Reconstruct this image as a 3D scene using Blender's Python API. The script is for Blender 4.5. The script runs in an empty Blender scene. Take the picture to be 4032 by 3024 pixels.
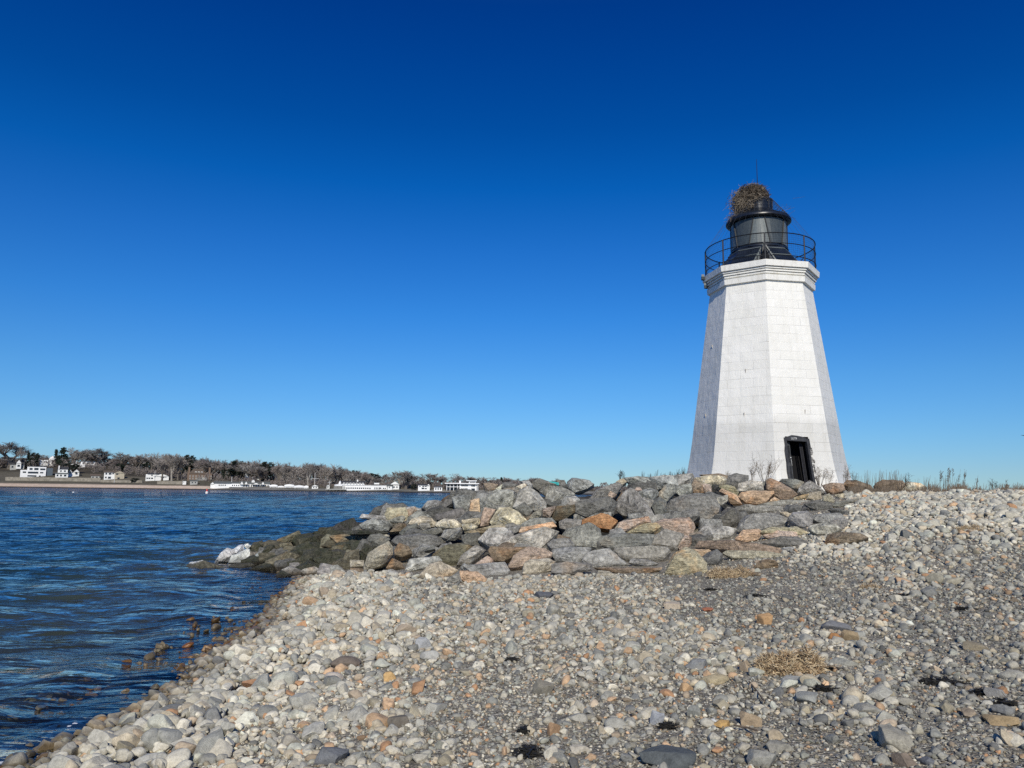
import bpy, bmesh, math, random
import numpy as np
from mathutils import Vector, Matrix, noise as mnoise
rad = math.radians
SC = bpy.context.scene
COL = SC.collection
rng = np.random.default_rng(7)
random.seed(7)

# ---------------------------------------------------------------- camera
FPX, CX, CY, EYE = 3028.0, 2016.0, 1512.0, 2.1
PITCH, ROLL = rad(7.80), rad(0.65)
cam_data = bpy.data.cameras.new('camera')
cam_data.sensor_width = 36.0
cam_data.lens = 36.0 * FPX / 4032.0
cam_data.clip_start = 0.1
cam_data.clip_end = 12000.0
cam = bpy.data.objects.new('camera', cam_data)
COL.objects.link(cam)
CAM_R = Matrix.Rotation(rad(90) + PITCH, 3, 'X') @ Matrix.Rotation(ROLL, 3, 'Z')
cam.matrix_world = Matrix.Translation((0, 0, EYE)) @ CAM_R.to_4x4()
SC.camera = cam
RM = np.array(CAM_R)

# ---------------------------------------------------------------- sky, sun, exposure
SUN_ELEV, SUN_AZ = rad(34.0), rad(1.0)          # azimuth of the sun measured from -Y towards +X
sun_dir = Vector((math.sin(SUN_AZ) * math.cos(SUN_ELEV), -math.cos(SUN_AZ) * math.cos(SUN_ELEV), math.sin(SUN_ELEV)))
w = bpy.data.worlds.new('World'); SC.world = w; w.use_nodes = True
nt = w.node_tree; nt.nodes.clear()
out = nt.nodes.new('ShaderNodeOutputWorld'); bg = nt.nodes.new('ShaderNodeBackground')
sky = nt.nodes.new('ShaderNodeTexSky'); sky.sky_type = 'NISHITA'; sky.sun_disc = False
sky.sun_elevation = SUN_ELEV
sky.sun_rotation = math.atan2(sun_dir.x, sun_dir.y)
sky.air_density = 1.0; sky.dust_density = 0.0; sky.ozone_density = 3.0; sky.altitude = 0
bg.inputs['Strength'].default_value = 0.11
tc = nt.nodes.new('ShaderNodeTexCoord'); sep = nt.nodes.new('ShaderNodeSeparateXYZ')
ramp = nt.nodes.new('ShaderNodeValToRGB')          # deep winter blue: how much of the sky's light each elevation keeps
mix = nt.nodes.new('ShaderNodeMix'); mix.data_type = 'RGBA'; mix.blend_type = 'MULTIPLY'
mix.inputs['Factor'].default_value = 1.0
nt.links.new(tc.outputs['Generated'], sep.inputs[0])
nt.links.new(sep.outputs['Z'], ramp.inputs['Fac'])
SKYRAMP = [(0.0, (.33, .54, .84)), (.03, (.315, .525, .84)), (.07, (.285, .54, .86)), (.14, (.225, .545, .89)), (.22, (.13, .505, .95)), (.30, (.072, .445, .945)), (.374, (.014, .385, .90)), (.44, (.004, .31, .80)), (.51, (.001, .262, .765)), (.56, (.001, .23, .73)), (.72, (.27, .48, .82)), (1.0, (.50, .70, .95))]
el = ramp.color_ramp.elements
el[0].position, el[0].color = SKYRAMP[0][0], (*SKYRAMP[0][1], 1)
el[1].position, el[1].color = SKYRAMP[-1][0], (*SKYRAMP[-1][1], 1)
for p_, c_ in SKYRAMP[1:-1]:
    e = el.new(p_); e.color = (*c_, 1)
for a_, b_ in ((sky.outputs[0], mix.inputs['A']), (ramp.outputs[0], mix.inputs['B']), (mix.outputs['Result'], bg.inputs['Color']), (bg.outputs[0], out.inputs['Surface'])):
    nt.links.new(a_, b_)
sun_data = bpy.data.lights.new('sun', 'SUN')
sun_data.energy = 3.8; sun_data.angle = rad(0.53); sun_data.color = (1.0, 0.94, 0.81)
sun = bpy.data.objects.new('sun', sun_data); COL.objects.link(sun)
sun.rotation_euler = (-sun_dir).to_track_quat('-Z', 'Y').to_euler()
SC.view_settings.view_transform = 'Standard'; SC.view_settings.look = 'None'
SC.view_settings.exposure = 0.0; SC.view_settings.gamma = 1.0; SC.view_settings.use_curve_mapping = False
SC.render.engine = 'CYCLES'
SC.cycles.max_bounces = 6; SC.cycles.transparent_max_bounces = 12
SC.cycles.use_denoising = False

# ---------------------------------------------------------------- geometry of the view (used to survey the place from the photograph)
def rays(px, py):
    px = np.atleast_1d(np.asarray(px, float)); py = np.atleast_1d(np.asarray(py, float))
    d = np.stack([(px - CX) / FPX, (CY - py) / FPX, -np.ones_like(px)], -1)
    return d @ RM.T
def at_depth(px, py, depth):
    d = rays(px, py)
    return np.array([0, 0, EYE]) + d * np.atleast_1d(depth)[:, None]
def project(P):
    L = (np.asarray(P, float) - np.array([0, 0, EYE])) @ RM
    dep = -L[..., 2]
    return CX + FPX * L[..., 0] / dep, CY - FPX * L[..., 1] / dep, dep
def horizon(px): return 1926.9 + math.tan(ROLL) * (np.asarray(px, float) - 2016)
def smooth(a, b, x):
    t = np.clip((np.asarray(x, float) - a) / (b - a), 0, 1); return t * t * (3 - 2 * t)

# cheap tileless value noise for numpy grids
_perm = np.random.default_rng(3).random((256, 256))
def vnoise(x, y):
    xi = np.floor(x).astype(int); yi = np.floor(y).astype(int); fx = x - xi; fy = y - yi
    fx = fx * fx * (3 - 2 * fx); fy = fy * fy * (3 - 2 * fy)
    g = lambda a, b: _perm[a & 255, b & 255]
    return (g(xi, yi) * (1 - fx) + g(xi + 1, yi) * fx) * (1 - fy) + (g(xi, yi + 1) * (1 - fx) + g(xi + 1, yi + 1) * fx) * fy
def fbm(x, y, o=4):
    s = 0; a = .5
    for k in range(o):
        s = s + a * vnoise(x + 17.3 * k, y - 9.1 * k); x = x * 2; y = y * 2; a *= .5
    return s

# ---------------------------------------------------------------- beach height
SHORE_PX = [(0, 2995), (70, 2950), (217, 2918), (260, 2878), (347, 2835), (477, 2775), (613, 2688), (678, 2634), (787, 2569), (868, 2525), (955, 2471), (1020, 2406), (1085, 2330), (1128, 2281)]
_d = rays([p[0] for p in SHORE_PX], [p[1] for p in SHORE_PX]); _t = -EYE / _d[:, 2]
SHORE = [(-4.6, -40.0), (-4.5, 2.0)] + [tuple((np.array([0, 0, EYE]) + _d[i] * _t[i])[:2]) for i in range(len(SHORE_PX))]
SHORE += [(-6.0, 23.5), (-6.5, 27), (-3, 33), (2, 40), (12, 48), (30, 56), (120, 75)]
SHORE = np.array(SHORE) + np.array([.16, 0])
def shore_dist(x, y):
    x = np.asarray(x, float); y = np.asarray(y, float)
    best = np.full(x.shape, 1e9); side = np.zeros(x.shape)
    for i in range(len(SHORE) - 1):
        a, b = SHORE[i], SHORE[i + 1]; ab = b - a; L2 = ab @ ab
        t = np.clip(((x - a[0]) * ab[0] + (y - a[1]) * ab[1]) / L2, 0, 1)
        dx = x - a[0] - t * ab[0]; dy = y - a[1] - t * ab[1]; d = dx * dx + dy * dy
        s = ab[0] * (y - a[1]) - ab[1] * (x - a[0])
        m = d < best; best = np.where(m, d, best); side = np.where(m, s, side)
    return np.sqrt(best) * np.where(side < 0, 1, -1)
TX, TY = 0.0, 33.0
_r = rays([3019], [1880])[0]; TX = float(_r[0] * TY / _r[1])
def ground_z(x, y):
    x = np.asarray(x, float); y = np.asarray(y, float)
    d = shore_dist(x, y); d = d + .38 * (fbm(x * .55 + 2, y * .55 + 6, 3) - .44) * np.exp(-(d / 2.2) ** 2)
    z = np.interp(d, [-80, -12, -5, -2, 0, 1, 3, 5, 10, 20, 40], [-4, -2.0, -1.15, -.44, 0, .16, .38, .52, .74, 1.0, 1.1])
    z = z + 1.12 * smooth(6, 23, y) * smooth(2.5, 11, x)
    z = z + .42 * np.exp(-((x - TX) ** 2 + (y - TY) ** 2) / 18.0)
    yc = 28 - (x - 11) * 1.0
    z = z - 3.4 * smooth(1.0, 17, y - np.clip(yc, 18, 60) - 11 * np.exp(-((x - 9.5) / 5.5) ** 2)) * smooth(4, 9, x)
    z = z + .05 * (fbm(x * .8 + 5, y * .8) - .5) * smooth(0, 2, d) + .10 * (fbm(x * .22 + 3, y * .22 + 8, 2) - .5) * smooth(1, 5, d)
    return z
def ground_hit(px, py, floor=-99.0):
    d = rays(px, py); t = np.full(len(d), 2.0); o = np.array([0, 0, EYE])
    step = np.full(len(d), 1.0)
    P = o + d * t[:, None]
    done = np.zeros(len(d), bool)
    for k in range(400):                      # march until below the ground
        P = o + d * t[:, None]
        below = P[:, 2] < np.maximum(ground_z(P[:, 0], P[:, 1]), floor)
        done |= below
        if done.all() or t.max() > 60: break
        t = np.where(done, t, t + .15)
    lo, hi = t - .15, t
    for k in range(12):
        m = (lo + hi) / 2; P = o + d * m[:, None]
        b = P[:, 2] < np.maximum(ground_z(P[:, 0], P[:, 1]), floor); hi = np.where(b, m, hi); lo = np.where(b, lo, m)
    return o + d * hi[:, None], hi

# ---------------------------------------------------------------- materials
def mat(name): 
    m = bpy.data.materials.new(name); m.use_nodes = True; m.node_tree.nodes.clear(); return m
class N:
    """small node-tree helper"""
    def __init__(s, m): s.m = m; s.t = m.node_tree
    def n(s, typ, **kw):
        nd = s.t.nodes.new(typ)
        for k, v in kw.items():
            if k.startswith('i_'): nd.inputs[k[2:].replace('_', ' ')].default_value = v
            else: setattr(nd, k, v)
        return nd
    def l(s, a, b): s.t.links.new(a, b)
    def noise(s, vec, scale, detail=4, rough=.55, dist=0):
        nd = s.n('ShaderNodeTexNoise'); nd.inputs['Scale'].default_value = scale; nd.inputs['Detail'].default_value = detail
        nd.inputs['Roughness'].default_value = rough; nd.inputs['Distortion'].default_value = dist
        if vec is not None: s.l(vec, nd.inputs['Vector'])
        return nd.outputs['Fac']
    def rampv(s, fac, stops):
        nd = s.n('ShaderNodeValToRGB'); e = nd.color_ramp.elements
        cs = lambda c: (*c, 1) if isinstance(c, tuple) else (c, c, c, 1)
        e[0].position, e[0].color = stops[0][0], cs(stops[0][1]); e[1].position, e[1].color = stops[-1][0], cs(stops[-1][1])
        for p, c in stops[1:-1]:
            q = e.new(p); q.color = cs(c)
        s.l(fac, nd.inputs['Fac']); return nd.outputs['Color']
    def mixc(s, fac, a, b, blend='MIX'):
        nd = s.n('ShaderNodeMix', data_type='RGBA', blend_type=blend)
        for v, k in ((fac, 'Factor'), (a, 'A'), (b, 'B')):
            if hasattr(v, 'is_output'): s.l(v, nd.inputs[k] if k == 'Factor' else [i for i in nd.inputs if i.name == k and i.type == 'RGBA'][0])
            else:
                tgt = nd.inputs['Factor'] if k == 'Factor' else [i for i in nd.inputs if i.name == k and i.type == 'RGBA'][0]
                tgt.default_value = v if k == 'Factor' else ((*v, 1) if isinstance(v, tuple) else (v, v, v, 1))
        return [o for o in nd.outputs if o.type == 'RGBA'][0]
    def math(s, op, a, b=None, c=None):
        nd = s.n('ShaderNodeMath', operation=op)
        for i, v in enumerate((a, b, c)):
            if v is None: continue
            if hasattr(v, 'is_output'): s.l(v, nd.inputs[i])
            else: nd.inputs[i].default_value = v
        return nd.outputs[0]
    def mapping(s, vec, scale=(1, 1, 1), rot=(0, 0, 0), loc=(0, 0, 0)):
        nd = s.n('ShaderNodeMapping'); nd.inputs['Scale'].default_value = scale; nd.inputs['Rotation'].default_value = rot; nd.inputs['Location'].default_value = loc
        s.l(vec, nd.inputs['Vector']); return nd.outputs[0]
    def bump(s, h, strength=.3, dist=.02, normal=None):
        nd = s.n('ShaderNodeBump'); nd.inputs['Strength'].default_value = strength; nd.inputs['Distance'].default_value = dist
        s.l(h, nd.inputs['Height'])
        if normal is not None: s.l(normal, nd.inputs['Normal'])
        return nd.outputs[0]
    def principled(s, color, rough=.8, normal=None, metallic=0, spec=.4):
        p = s.n('ShaderNodeBsdfPrincipled'); o = s.n('ShaderNodeOutputMaterial')
        if hasattr(color, 'is_output'): s.l(color, p.inputs['Base Color'])
        else: p.inputs['Base Color'].default_value = (*color, 1)
        if hasattr(rough, 'is_output'): s.l(rough, p.inputs['Roughness'])
        else: p.inputs['Roughness'].default_value = rough
        p.inputs['Metallic'].default_value = metallic
        p.inputs['Specular IOR Level'].default_value = spec
        if normal is not None: s.l(normal, p.inputs['Normal'])
        s.l(p.outputs[0], o.inputs['Surface']); return p
def simple(name, color, rough=.7, var=.25, scale=6, metallic=0, bump=.15, spec=.4):
    m = mat(name); h = N(m); t = h.n('ShaderNodeTexCoord').outputs['Object']
    f = h.noise(t, scale, 5); c = h.mixc(1.0, color, h.rampv(f, [(.3, 1 - var), (.7, 1 + var * .6)]), 'MULTIPLY')
    h.principled(c, rough, h.bump(f, bump, .02) if bump else None, metallic, spec); return m
def wet(h, col, rough=.85):
    """stones lie wet and dark in a band at the water's edge"""
    z = h.n('ShaderNodeSeparateXYZ'); g = h.n('ShaderNodeNewGeometry'); h.l(g.outputs['Position'], z.inputs[0])
    nz = h.noise(g.outputs['Position'], 2.5, 3)
    zz = h.math('ADD', z.outputs['Z'], h.math('MULTIPLY', h.math('SUBTRACT', nz, .5), .12))
    f = h.rampv(zz, [(.05, 0.0), (.15, 1.0)])
    c = h.mixc(f, h.mixc(1.0, col, (.29, .25, .195), 'MULTIPLY'), col)
    r = h.math('ADD', h.math('MULTIPLY', f, rough - .28), .28)
    return c, r

# ---------------------------------------------------------------- mesh helpers
class MB:
    def __init__(s): s.v = []; s.f = []; s.uv = None
    def add(s, vs, fs):
        b = len(s.v); s.v += [tuple(map(float, p)) for p in vs]; s.f += [tuple(i + b for i in f) for f in fs]
    def box(s, x0, x1, y0, y1, z0, z1):
        s.add([(x0, y0, z0), (x1, y0, z0), (x1, y1, z0), (x0, y1, z0), (x0, y0, z1), (x1, y0, z1), (x1, y1, z1), (x0, y1, z1)],
              [(0, 3, 2, 1), (4, 5, 6, 7), (0, 1, 5, 4), (1, 2, 6, 5), (2, 3, 7, 6), (3, 0, 4, 7)])
    def prism(s, poly, d):
        """polygon (list of 3-D points) extruded by vector d"""
        n = len(poly); d = Vector(d); p = [Vector(q) for q in poly]
        s.add(p + [q + d for q in p], [tuple(range(n))[::-1], tuple(range(n, 2 * n))] + [(i, (i + 1) % n, n + (i + 1) % n, n + i) for i in range(n)])
    def tube(s, a, b, r0, r1=None, n=5, cap=True):
        a = Vector(a); b = Vector(b); r1 = r0 if r1 is None else r1
        ax = (b - a)
        if ax.length < 1e-6: return
        ax.normalize(); u = ax.orthogonal().normalized(); v = ax.cross(u)
        ring = lambda c, r: [c + (u * math.cos(2 * math.pi * k / n) + v * math.sin(2 * math.pi * k / n)) * r for k in range(n)]
        fs = [(k, (k + 1) % n, n + (k + 1) % n, n + k) for k in range(n)]
        if cap: fs += [tuple(range(n))[::-1], tuple(range(n, 2 * n))]
        s.add(ring(a, r0) + ring(b, r1), fs)
    def path(s, pts, r, n=6):
        for i in range(len(pts) - 1): s.tube(pts[i], pts[i + 1], r, r, n, True)
    def lathe(s, prof, n, c=(0, 0), a0=0.0):
        """rings of (radius, z)"""
        vs = [(c[0] + r * math.cos(a0 + 2 * math.pi * k / n), c[1] + r * math.sin(a0 + 2 * math.pi * k / n), z) for r, z in prof for k in range(n)]
        fs = [(i * n + k, i * n + (k + 1) % n, (i + 1) * n + (k + 1) % n, (i + 1) * n + k) for i in range(len(prof) - 1) for k in range(n)]
        s.add(vs, fs)
    def build(s, name, m, parent=None, smooth=False, sharp=None):
        me = bpy.data.meshes.new(name); me.from_pydata(s.v, [], s.f); me.update()
        bm = bmesh.new(); bm.from_mesh(me); bmesh.ops.recalc_face_normals(bm, faces=bm.faces[:]); bm.to_mesh(me); bm.free()
        return link(name, me, m, parent, smooth, sharp)
def link(name, me, m, parent=None, smooth=False, sharp=None):
    if m is not None: me.materials.append(m)
    if smooth:
        me.polygons.foreach_set('use_smooth', np.ones(len(me.polygons), bool))
        if sharp: me.set_sharp_from_angle(angle=rad(sharp))
    o = bpy.data.objects.new(name, me); COL.objects.link(o)
    if parent: o.parent = parent
    return o
def empty(name, loc, rz=0):
    o = bpy.data.objects.new(name, None); COL.objects.link(o); o.location = loc; o.rotation_euler = (0, 0, rz); o.empty_display_size = .3
    return o
def tag(o, label=None, cat=None, group=None, kind=None):
    for k, v in (('label', label), ('category', cat), ('group', group), ('kind', kind)):
        if v: o[k] = v
    return o
def copy_tree(o, parent=None):
    c = o.copy(); COL.objects.link(c); c.parent = parent
    for ch in [q for q in bpy.data.objects if q.parent == o]: copy_tree(ch, c)
    return c
def np_mesh(name, V, F, m, smooth=True, colors=None, smooth_mask=None, parent=None):
    me = bpy.data.meshes.new(name); n = len(V); k = F.shape[1]
    me.vertices.add(n); me.vertices.foreach_set('co', V.astype(np.float32).ravel())
    me.loops.add(F.size); me.loops.foreach_set('vertex_index', F.astype(np.int32).ravel())
    me.polygons.add(len(F)); me.polygons.foreach_set('loop_start', np.arange(0, F.size, k, dtype=np.int32))
    me.polygons.foreach_set('use_smooth', np.full(len(F), smooth, bool) if smooth_mask is None else smooth_mask)
    me.update(calc_edges=True)
    if colors is not None:
        for nm, arr in colors.items():
            if arr.ndim == 1:
                a = me.attributes.new(nm, 'FLOAT', 'POINT'); a.data.foreach_set('value', arr.astype(np.float32))
            else:
                a = me.attributes.new(nm, 'FLOAT_COLOR', 'POINT'); a.data.foreach_set('color', np.concatenate([arr, np.ones((n, 1))], 1).astype(np.float32).ravel())
    if m: me.materials.append(m)
    o = bpy.data.objects.new(name, me); COL.objects.link(o)
    if parent: o.parent = parent
    return o
def grid_faces(nx, ny):
    i = np.arange((ny - 1) * (nx - 1)); r = i // (nx - 1); c = i % (nx - 1); a = r * nx + c
    return np.stack([a, a + 1, a + nx + 1, a + nx], 1)
def axis(*segs):
    """segs: (start, end, step0, step1) pieces joined into one axis"""
    out_ = []
    for a, b, s0, s1 in segs:
        x = a
        while x < b - 1e-6:
            out_.append(x); t = (x - a) / (b - a); x += s0 + (s1 - s0) * t
    out_.append(segs[-1][1]); return np.array(out_)
# ================================================================ beach sheet
def ground_material():
    m = mat('gravelly_sand'); h = N(m); g = h.n('ShaderNodeNewGeometry').outputs['Position']
    big = h.noise(g, .9, 4); mid = h.noise(g, 7, 4)
    base = h.rampv(h.math('ADD', h.math('MULTIPLY', big, .6), h.math('MULTIPLY', mid, .4)), [(.3, (.185, .17, .142)), (.5, (.265, .245, .205)), (.72, (.36, .332, .28))])
    cols = base; hts = None
    for sc, st, am in ((42, .75, .010), (95, .8, .005)):
        vo = h.n('ShaderNodeTexVoronoi', feature='F1'); vo.inputs['Scale'].default_value = sc; h.l(g, vo.inputs['Vector'])
        sp = h.n('ShaderNodeSeparateColor'); h.l(vo.outputs['Color'], sp.inputs[0])
        grain = h.rampv(sp.outputs[0], [(0, .40), (.35, .75), (.75, 1.15), (.93, 1.6), (1, 2.6)])
        tint = h.mixc(sp.outputs[1], (1.06, .99, .90), (.96, 1.0, 1.03))
        cols = h.mixc(st, cols, h.mixc(1.0, grain, tint, 'MULTIPLY'), 'MULTIPLY')
        q = h.math('MULTIPLY', h.math('SUBTRACT', 1.0, h.math('MULTIPLY', vo.outputs['Distance'], 1.6)), am)
        hts = q if hts is None else h.math('ADD', hts, q)
    c, r = wet(h, cols, .92)
    h.principled(c, r, h.bump(hts, .9, 1.0), spec=.25); return m
gx = axis((-160, -12, 12, 1.2), (-12, -8, .5, .12), (-8, 20, .12, .12), (20, 26, .12, .8), (26, 160, 1, 16))
gy = axis((-60, 2, 8, .4), (2, 9, .10, .10), (9, 40, .12, .3), (40, 60, .4, 2), (60, 140, 3, 12))
GX, GY = np.meshgrid(gx, gy)
GZ = ground_z(GX, GY) + .022 * (fbm(GX * 5, GY * 5, 3) - .5) * ((GX > -9) & (GX < 22) & (GY < 40))
beach = np_mesh('beach', np.stack([GX.ravel(), GY.ravel(), GZ.ravel()], 1), grid_faces(len(gx), len(gy)), ground_material())
tag(beach, kind='structure')
# deep sea bed, so the one ground sheet reaches the horizon under the water
# ================================================================ water
def water_material():
    m = mat('sea_water'); h = N(m); t = h.t
    g = h.n('ShaderNodeNewGeometry').outputs['Position']
    dep = h.n('ShaderNodeAttribute', attribute_name='depth').outputs['Fac']
    chop = h.n('ShaderNodeAttribute', attribute_name='chop').outputs['Fac']
    n1 = h.noise(h.mapping(g, (.6, 1.25, 1), (0, 0, .12)), 2.6, 4, .5, .3)
    n2 = h.noise(h.mapping(g, (.5, 1.1, 1), (0, 0, -.2)), .75, 3, .5, .3)
    n3 = h.noise(h.mapping(g, (.8, 1.1, 1)), 7, 3, .5)
    nl = h.noise(h.mapping(g, (.3, 1, 1)), .07, 3, .5)
    hh = h.math('ADD', h.math('ADD', h.math('MULTIPLY', n1, .105), h.math('MULTIPLY', n2, .40)), h.math('MULTIPLY', n3, .006))
    hh = h.math('MULTIPLY', hh, h.math('ADD', .6, h.math('MULTIPLY', nl, .8)))
    hh = h.math('MULTIPLY', hh, chop)
    nb = h.bump(hh, 1.0, 1.25)
    # what the water itself scatters back: green-grey in the shallows, deep blue further out
    body = h.rampv(dep, [(0, (.15, .15, .105)), (.3, (.085, .10, .08)), (.65, (.018, .042, .053)), (1, (.007, .026, .052))])
    dif = h.n('ShaderNodeBsdfDiffuse'); h.l(body, dif.inputs['Color'])
    tr = h.n('ShaderNodeBsdfTransparent'); tr.inputs['Color'].default_value = (.80, .86, .80, 1)
    opa = h.rampv(dep, [(0, 0.0), (.08, .06), (.25, .30), (.6, .80), (1, 1.0)])
    ms = h.n('ShaderNodeMixShader'); h.l(opa, ms.inputs[0]); h.l(tr.outputs[0], ms.inputs[1]); h.l(dif.outputs[0], ms.inputs[2])
    gl = h.n('ShaderNodeBsdfGlossy'); gl.inputs['Roughness'].default_value = .06; gl.inputs['Color'].default_value = (.96, .90, .86, 1); h.l(nb, gl.inputs['Normal'])
    fr = h.n('ShaderNodeFresnel'); fr.inputs['IOR'].default_value = 1.333; h.l(nb, fr.inputs['Normal'])
    m2 = h.n('ShaderNodeMixShader'); h.l(fr.outputs[0], m2.inputs[0]); h.l(ms.outputs[0], m2.inputs[1]); h.l(gl.outputs[0], m2.inputs[2])
    o = h.n('ShaderNodeOutputMaterial'); h.l(m2.outputs[0], o.inputs['Surface']); return m
wx = axis((-3000, -60, 400, 6), (-60, -14, 3, .3), (-14, 0, .14, .14), (0, 40, .5, 4), (40, 3000, 6, 400))
wy = axis((-300, 1, 60, 2), (1, 3, .5, .12), (3, 32, .11, .16), (32, 80, .25, 1.2), (80, 500, 2, 12), (500, 6000, 30, 600))
WX, WY = np.meshgrid(wx, wy)
gzw = ground_z(WX, WY); wdep = np.clip(-gzw, 0, 3)
shal = .30 + .70 * smooth(.05, .9, wdep)
WZ = np.zeros_like(WX)
wr = np.random.default_rng(11)
for k in range(26):
    lam = .55 * 1.13 ** k; ang = rad(-98) + wr.normal(0, .42); kx, ky = math.cos(ang) * 2 * math.pi / lam, math.sin(ang) * 2 * math.pi / lam
    ph = wr.random() * 6.28; warp = 2.2 * fbm(WX * .25 + k, WY * .25, 2)
    fade = np.clip((6.0 * lam) / (.05 * np.hypot(WX, WY) + 1e-3), 0, 1)
    WZ += .0082 * lam ** .58 * (lambda q: np.sin(q) + .28 * np.sin(2 * q + 1.2))(kx * WX + ky * WY + ph + warp) * fade
WZ *= shal * (np.hypot(WX, WY) < 260)
# small swash waves running along the shore
sd = shore_dist(WX, WY)
WZ += .022 * np.exp(-((-sd - 1.1) / .9) ** 2) * np.sin(2 * math.pi * (-sd + .35 * fbm(WX * .6, WY * .6, 2)) / 1.05) * (sd < .1)
water = np_mesh('water', np.stack([WX.ravel(), WY.ravel(), WZ.ravel()], 1), grid_faces(len(wx), len(wy)), water_material(),
                colors={'depth': np.clip(wdep / 2.0, 0, 1).ravel(), 'chop': (.55 + .45 * smooth(.05, 1.3, wdep)).ravel()})
tag(water, kind='structure')

# ================================================================ rock embankment under the boulders
FOOT = [(560, 2225), (700, 2235), (880, 2252), (1090, 2266), (1250, 2268), (1450, 2256), (1650, 2268), (1850, 2286), (2050, 2266), (2300, 2262), (2600, 2258), (2700, 2226), (3050, 2196), (3200, 2130), (3350, 2085), (3430, 2010), (3520, 1965)]
CREST = [(560, 2215), (700, 2225), (860, 2190), (1000, 2176), (1080, 2120), (1200, 2096), (1330, 2048), (1420, 2022), (1520, 1996), (1640, 1980), (1790, 1940), (1850, 1925), (1970, 1896), (2130, 1884), (2300, 1888), (2400, 1876), (2500, 1872), (2700, 1868), (2860, 1868), (3000, 1880), (3100, 1886), (3300, 1905), (3480, 1925), (3520, 1940)]
CDEP = [(560, 21.2), (860, 21.4), (1090, 22.2), (1330, 22.8), (1640, 22.4), (1900, 21.6), (2100, 21.2), (2400, 22.6), (2700, 25.2), (2860, 27.2), (3000, 28.0), (3300, 28.2), (3480, 27.2), (3520, 27)]
ip = lambda tab, x: np.interp(x, [p[0] for p in tab], [p[1] for p in tab])
_fp = np.linspace(560, 3520, 75); _, _fd = ground_hit(_fp, ip(FOOT, _fp), 0.0)
_fd = np.convolve(np.pad(_fd, 3, mode='edge'), np.ones(7) / 7, 'valid')
def mound_s(px, py): return (ip(FOOT, px) - py) / np.maximum(ip(FOOT, px) - ip(CREST, px), 8)
def mound_depth(px, py):
    s = np.clip(mound_s(px, py), -.15, 1.05); f = np.interp(px, _fp, _fd); c = np.maximum(ip(CDEP, px), f + .4)
    return f + (c - f) * s
ec = np.linspace(600, 3500, 180); rows = []
for s_ in np.linspace(-.05, 1, 26):
    py = ip(FOOT, ec) + (ip(CREST, ec) - ip(FOOT, ec)) * s_
    P = at_depth(ec, py, mound_depth(ec, py) + .6)
    P[:, 2] -= .42 * smooth(-.05, .25, np.full(len(ec), s_)) + .1
    rows.append(P)
for dy, dz in ((1.0, -.15), (2.5, -.5), (5, -1.5), (8, -3.2)):
    P = rows[25].copy(); P[:, 1] += dy; P[:, 2] += dz; rows.append(P)
E = np.array(rows); E[:, :, 2] += .22 * (fbm(E[:, :, 0] * 1.7, E[:, :, 1] * 1.7 + E[:, :, 2] * 2, 4) - .5)
def rubble_material():
    m = mat('shade_dark_rubble'); h = N(m); g = h.n('ShaderNodeNewGeometry').outputs['Position']
    vo = h.n('ShaderNodeTexVoronoi', feature='F1'); vo.inputs['Scale'].default_value = 4; h.l(g, vo.inputs['Vector'])
    sp = h.n('ShaderNodeSeparateColor'); h.l(vo.outputs['Color'], sp.inputs[0])
    c = h.mixc(1.0, h.rampv(sp.outputs[0], [(0, (.03, .03, .03)), (.6, (.06, .06, .056)), (1, (.11, .10, .085))]), h.rampv(h.noise(g, 14, 4), [(.3, .6), (.7, 1.2)]), 'MULTIPLY')  # dark tone carries the deep shade of the gaps between boulders
    h.principled(c, .9, h.bump(h.math('SUBTRACT', 1.0, vo.outputs['Distance']), .8, .15), spec=.2); return m
emb = np_mesh('embankment', E.reshape(-1, 3), grid_faces(E.shape[1], E.shape[0]), rubble_material())
tag(emb, kind='structure')
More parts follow.
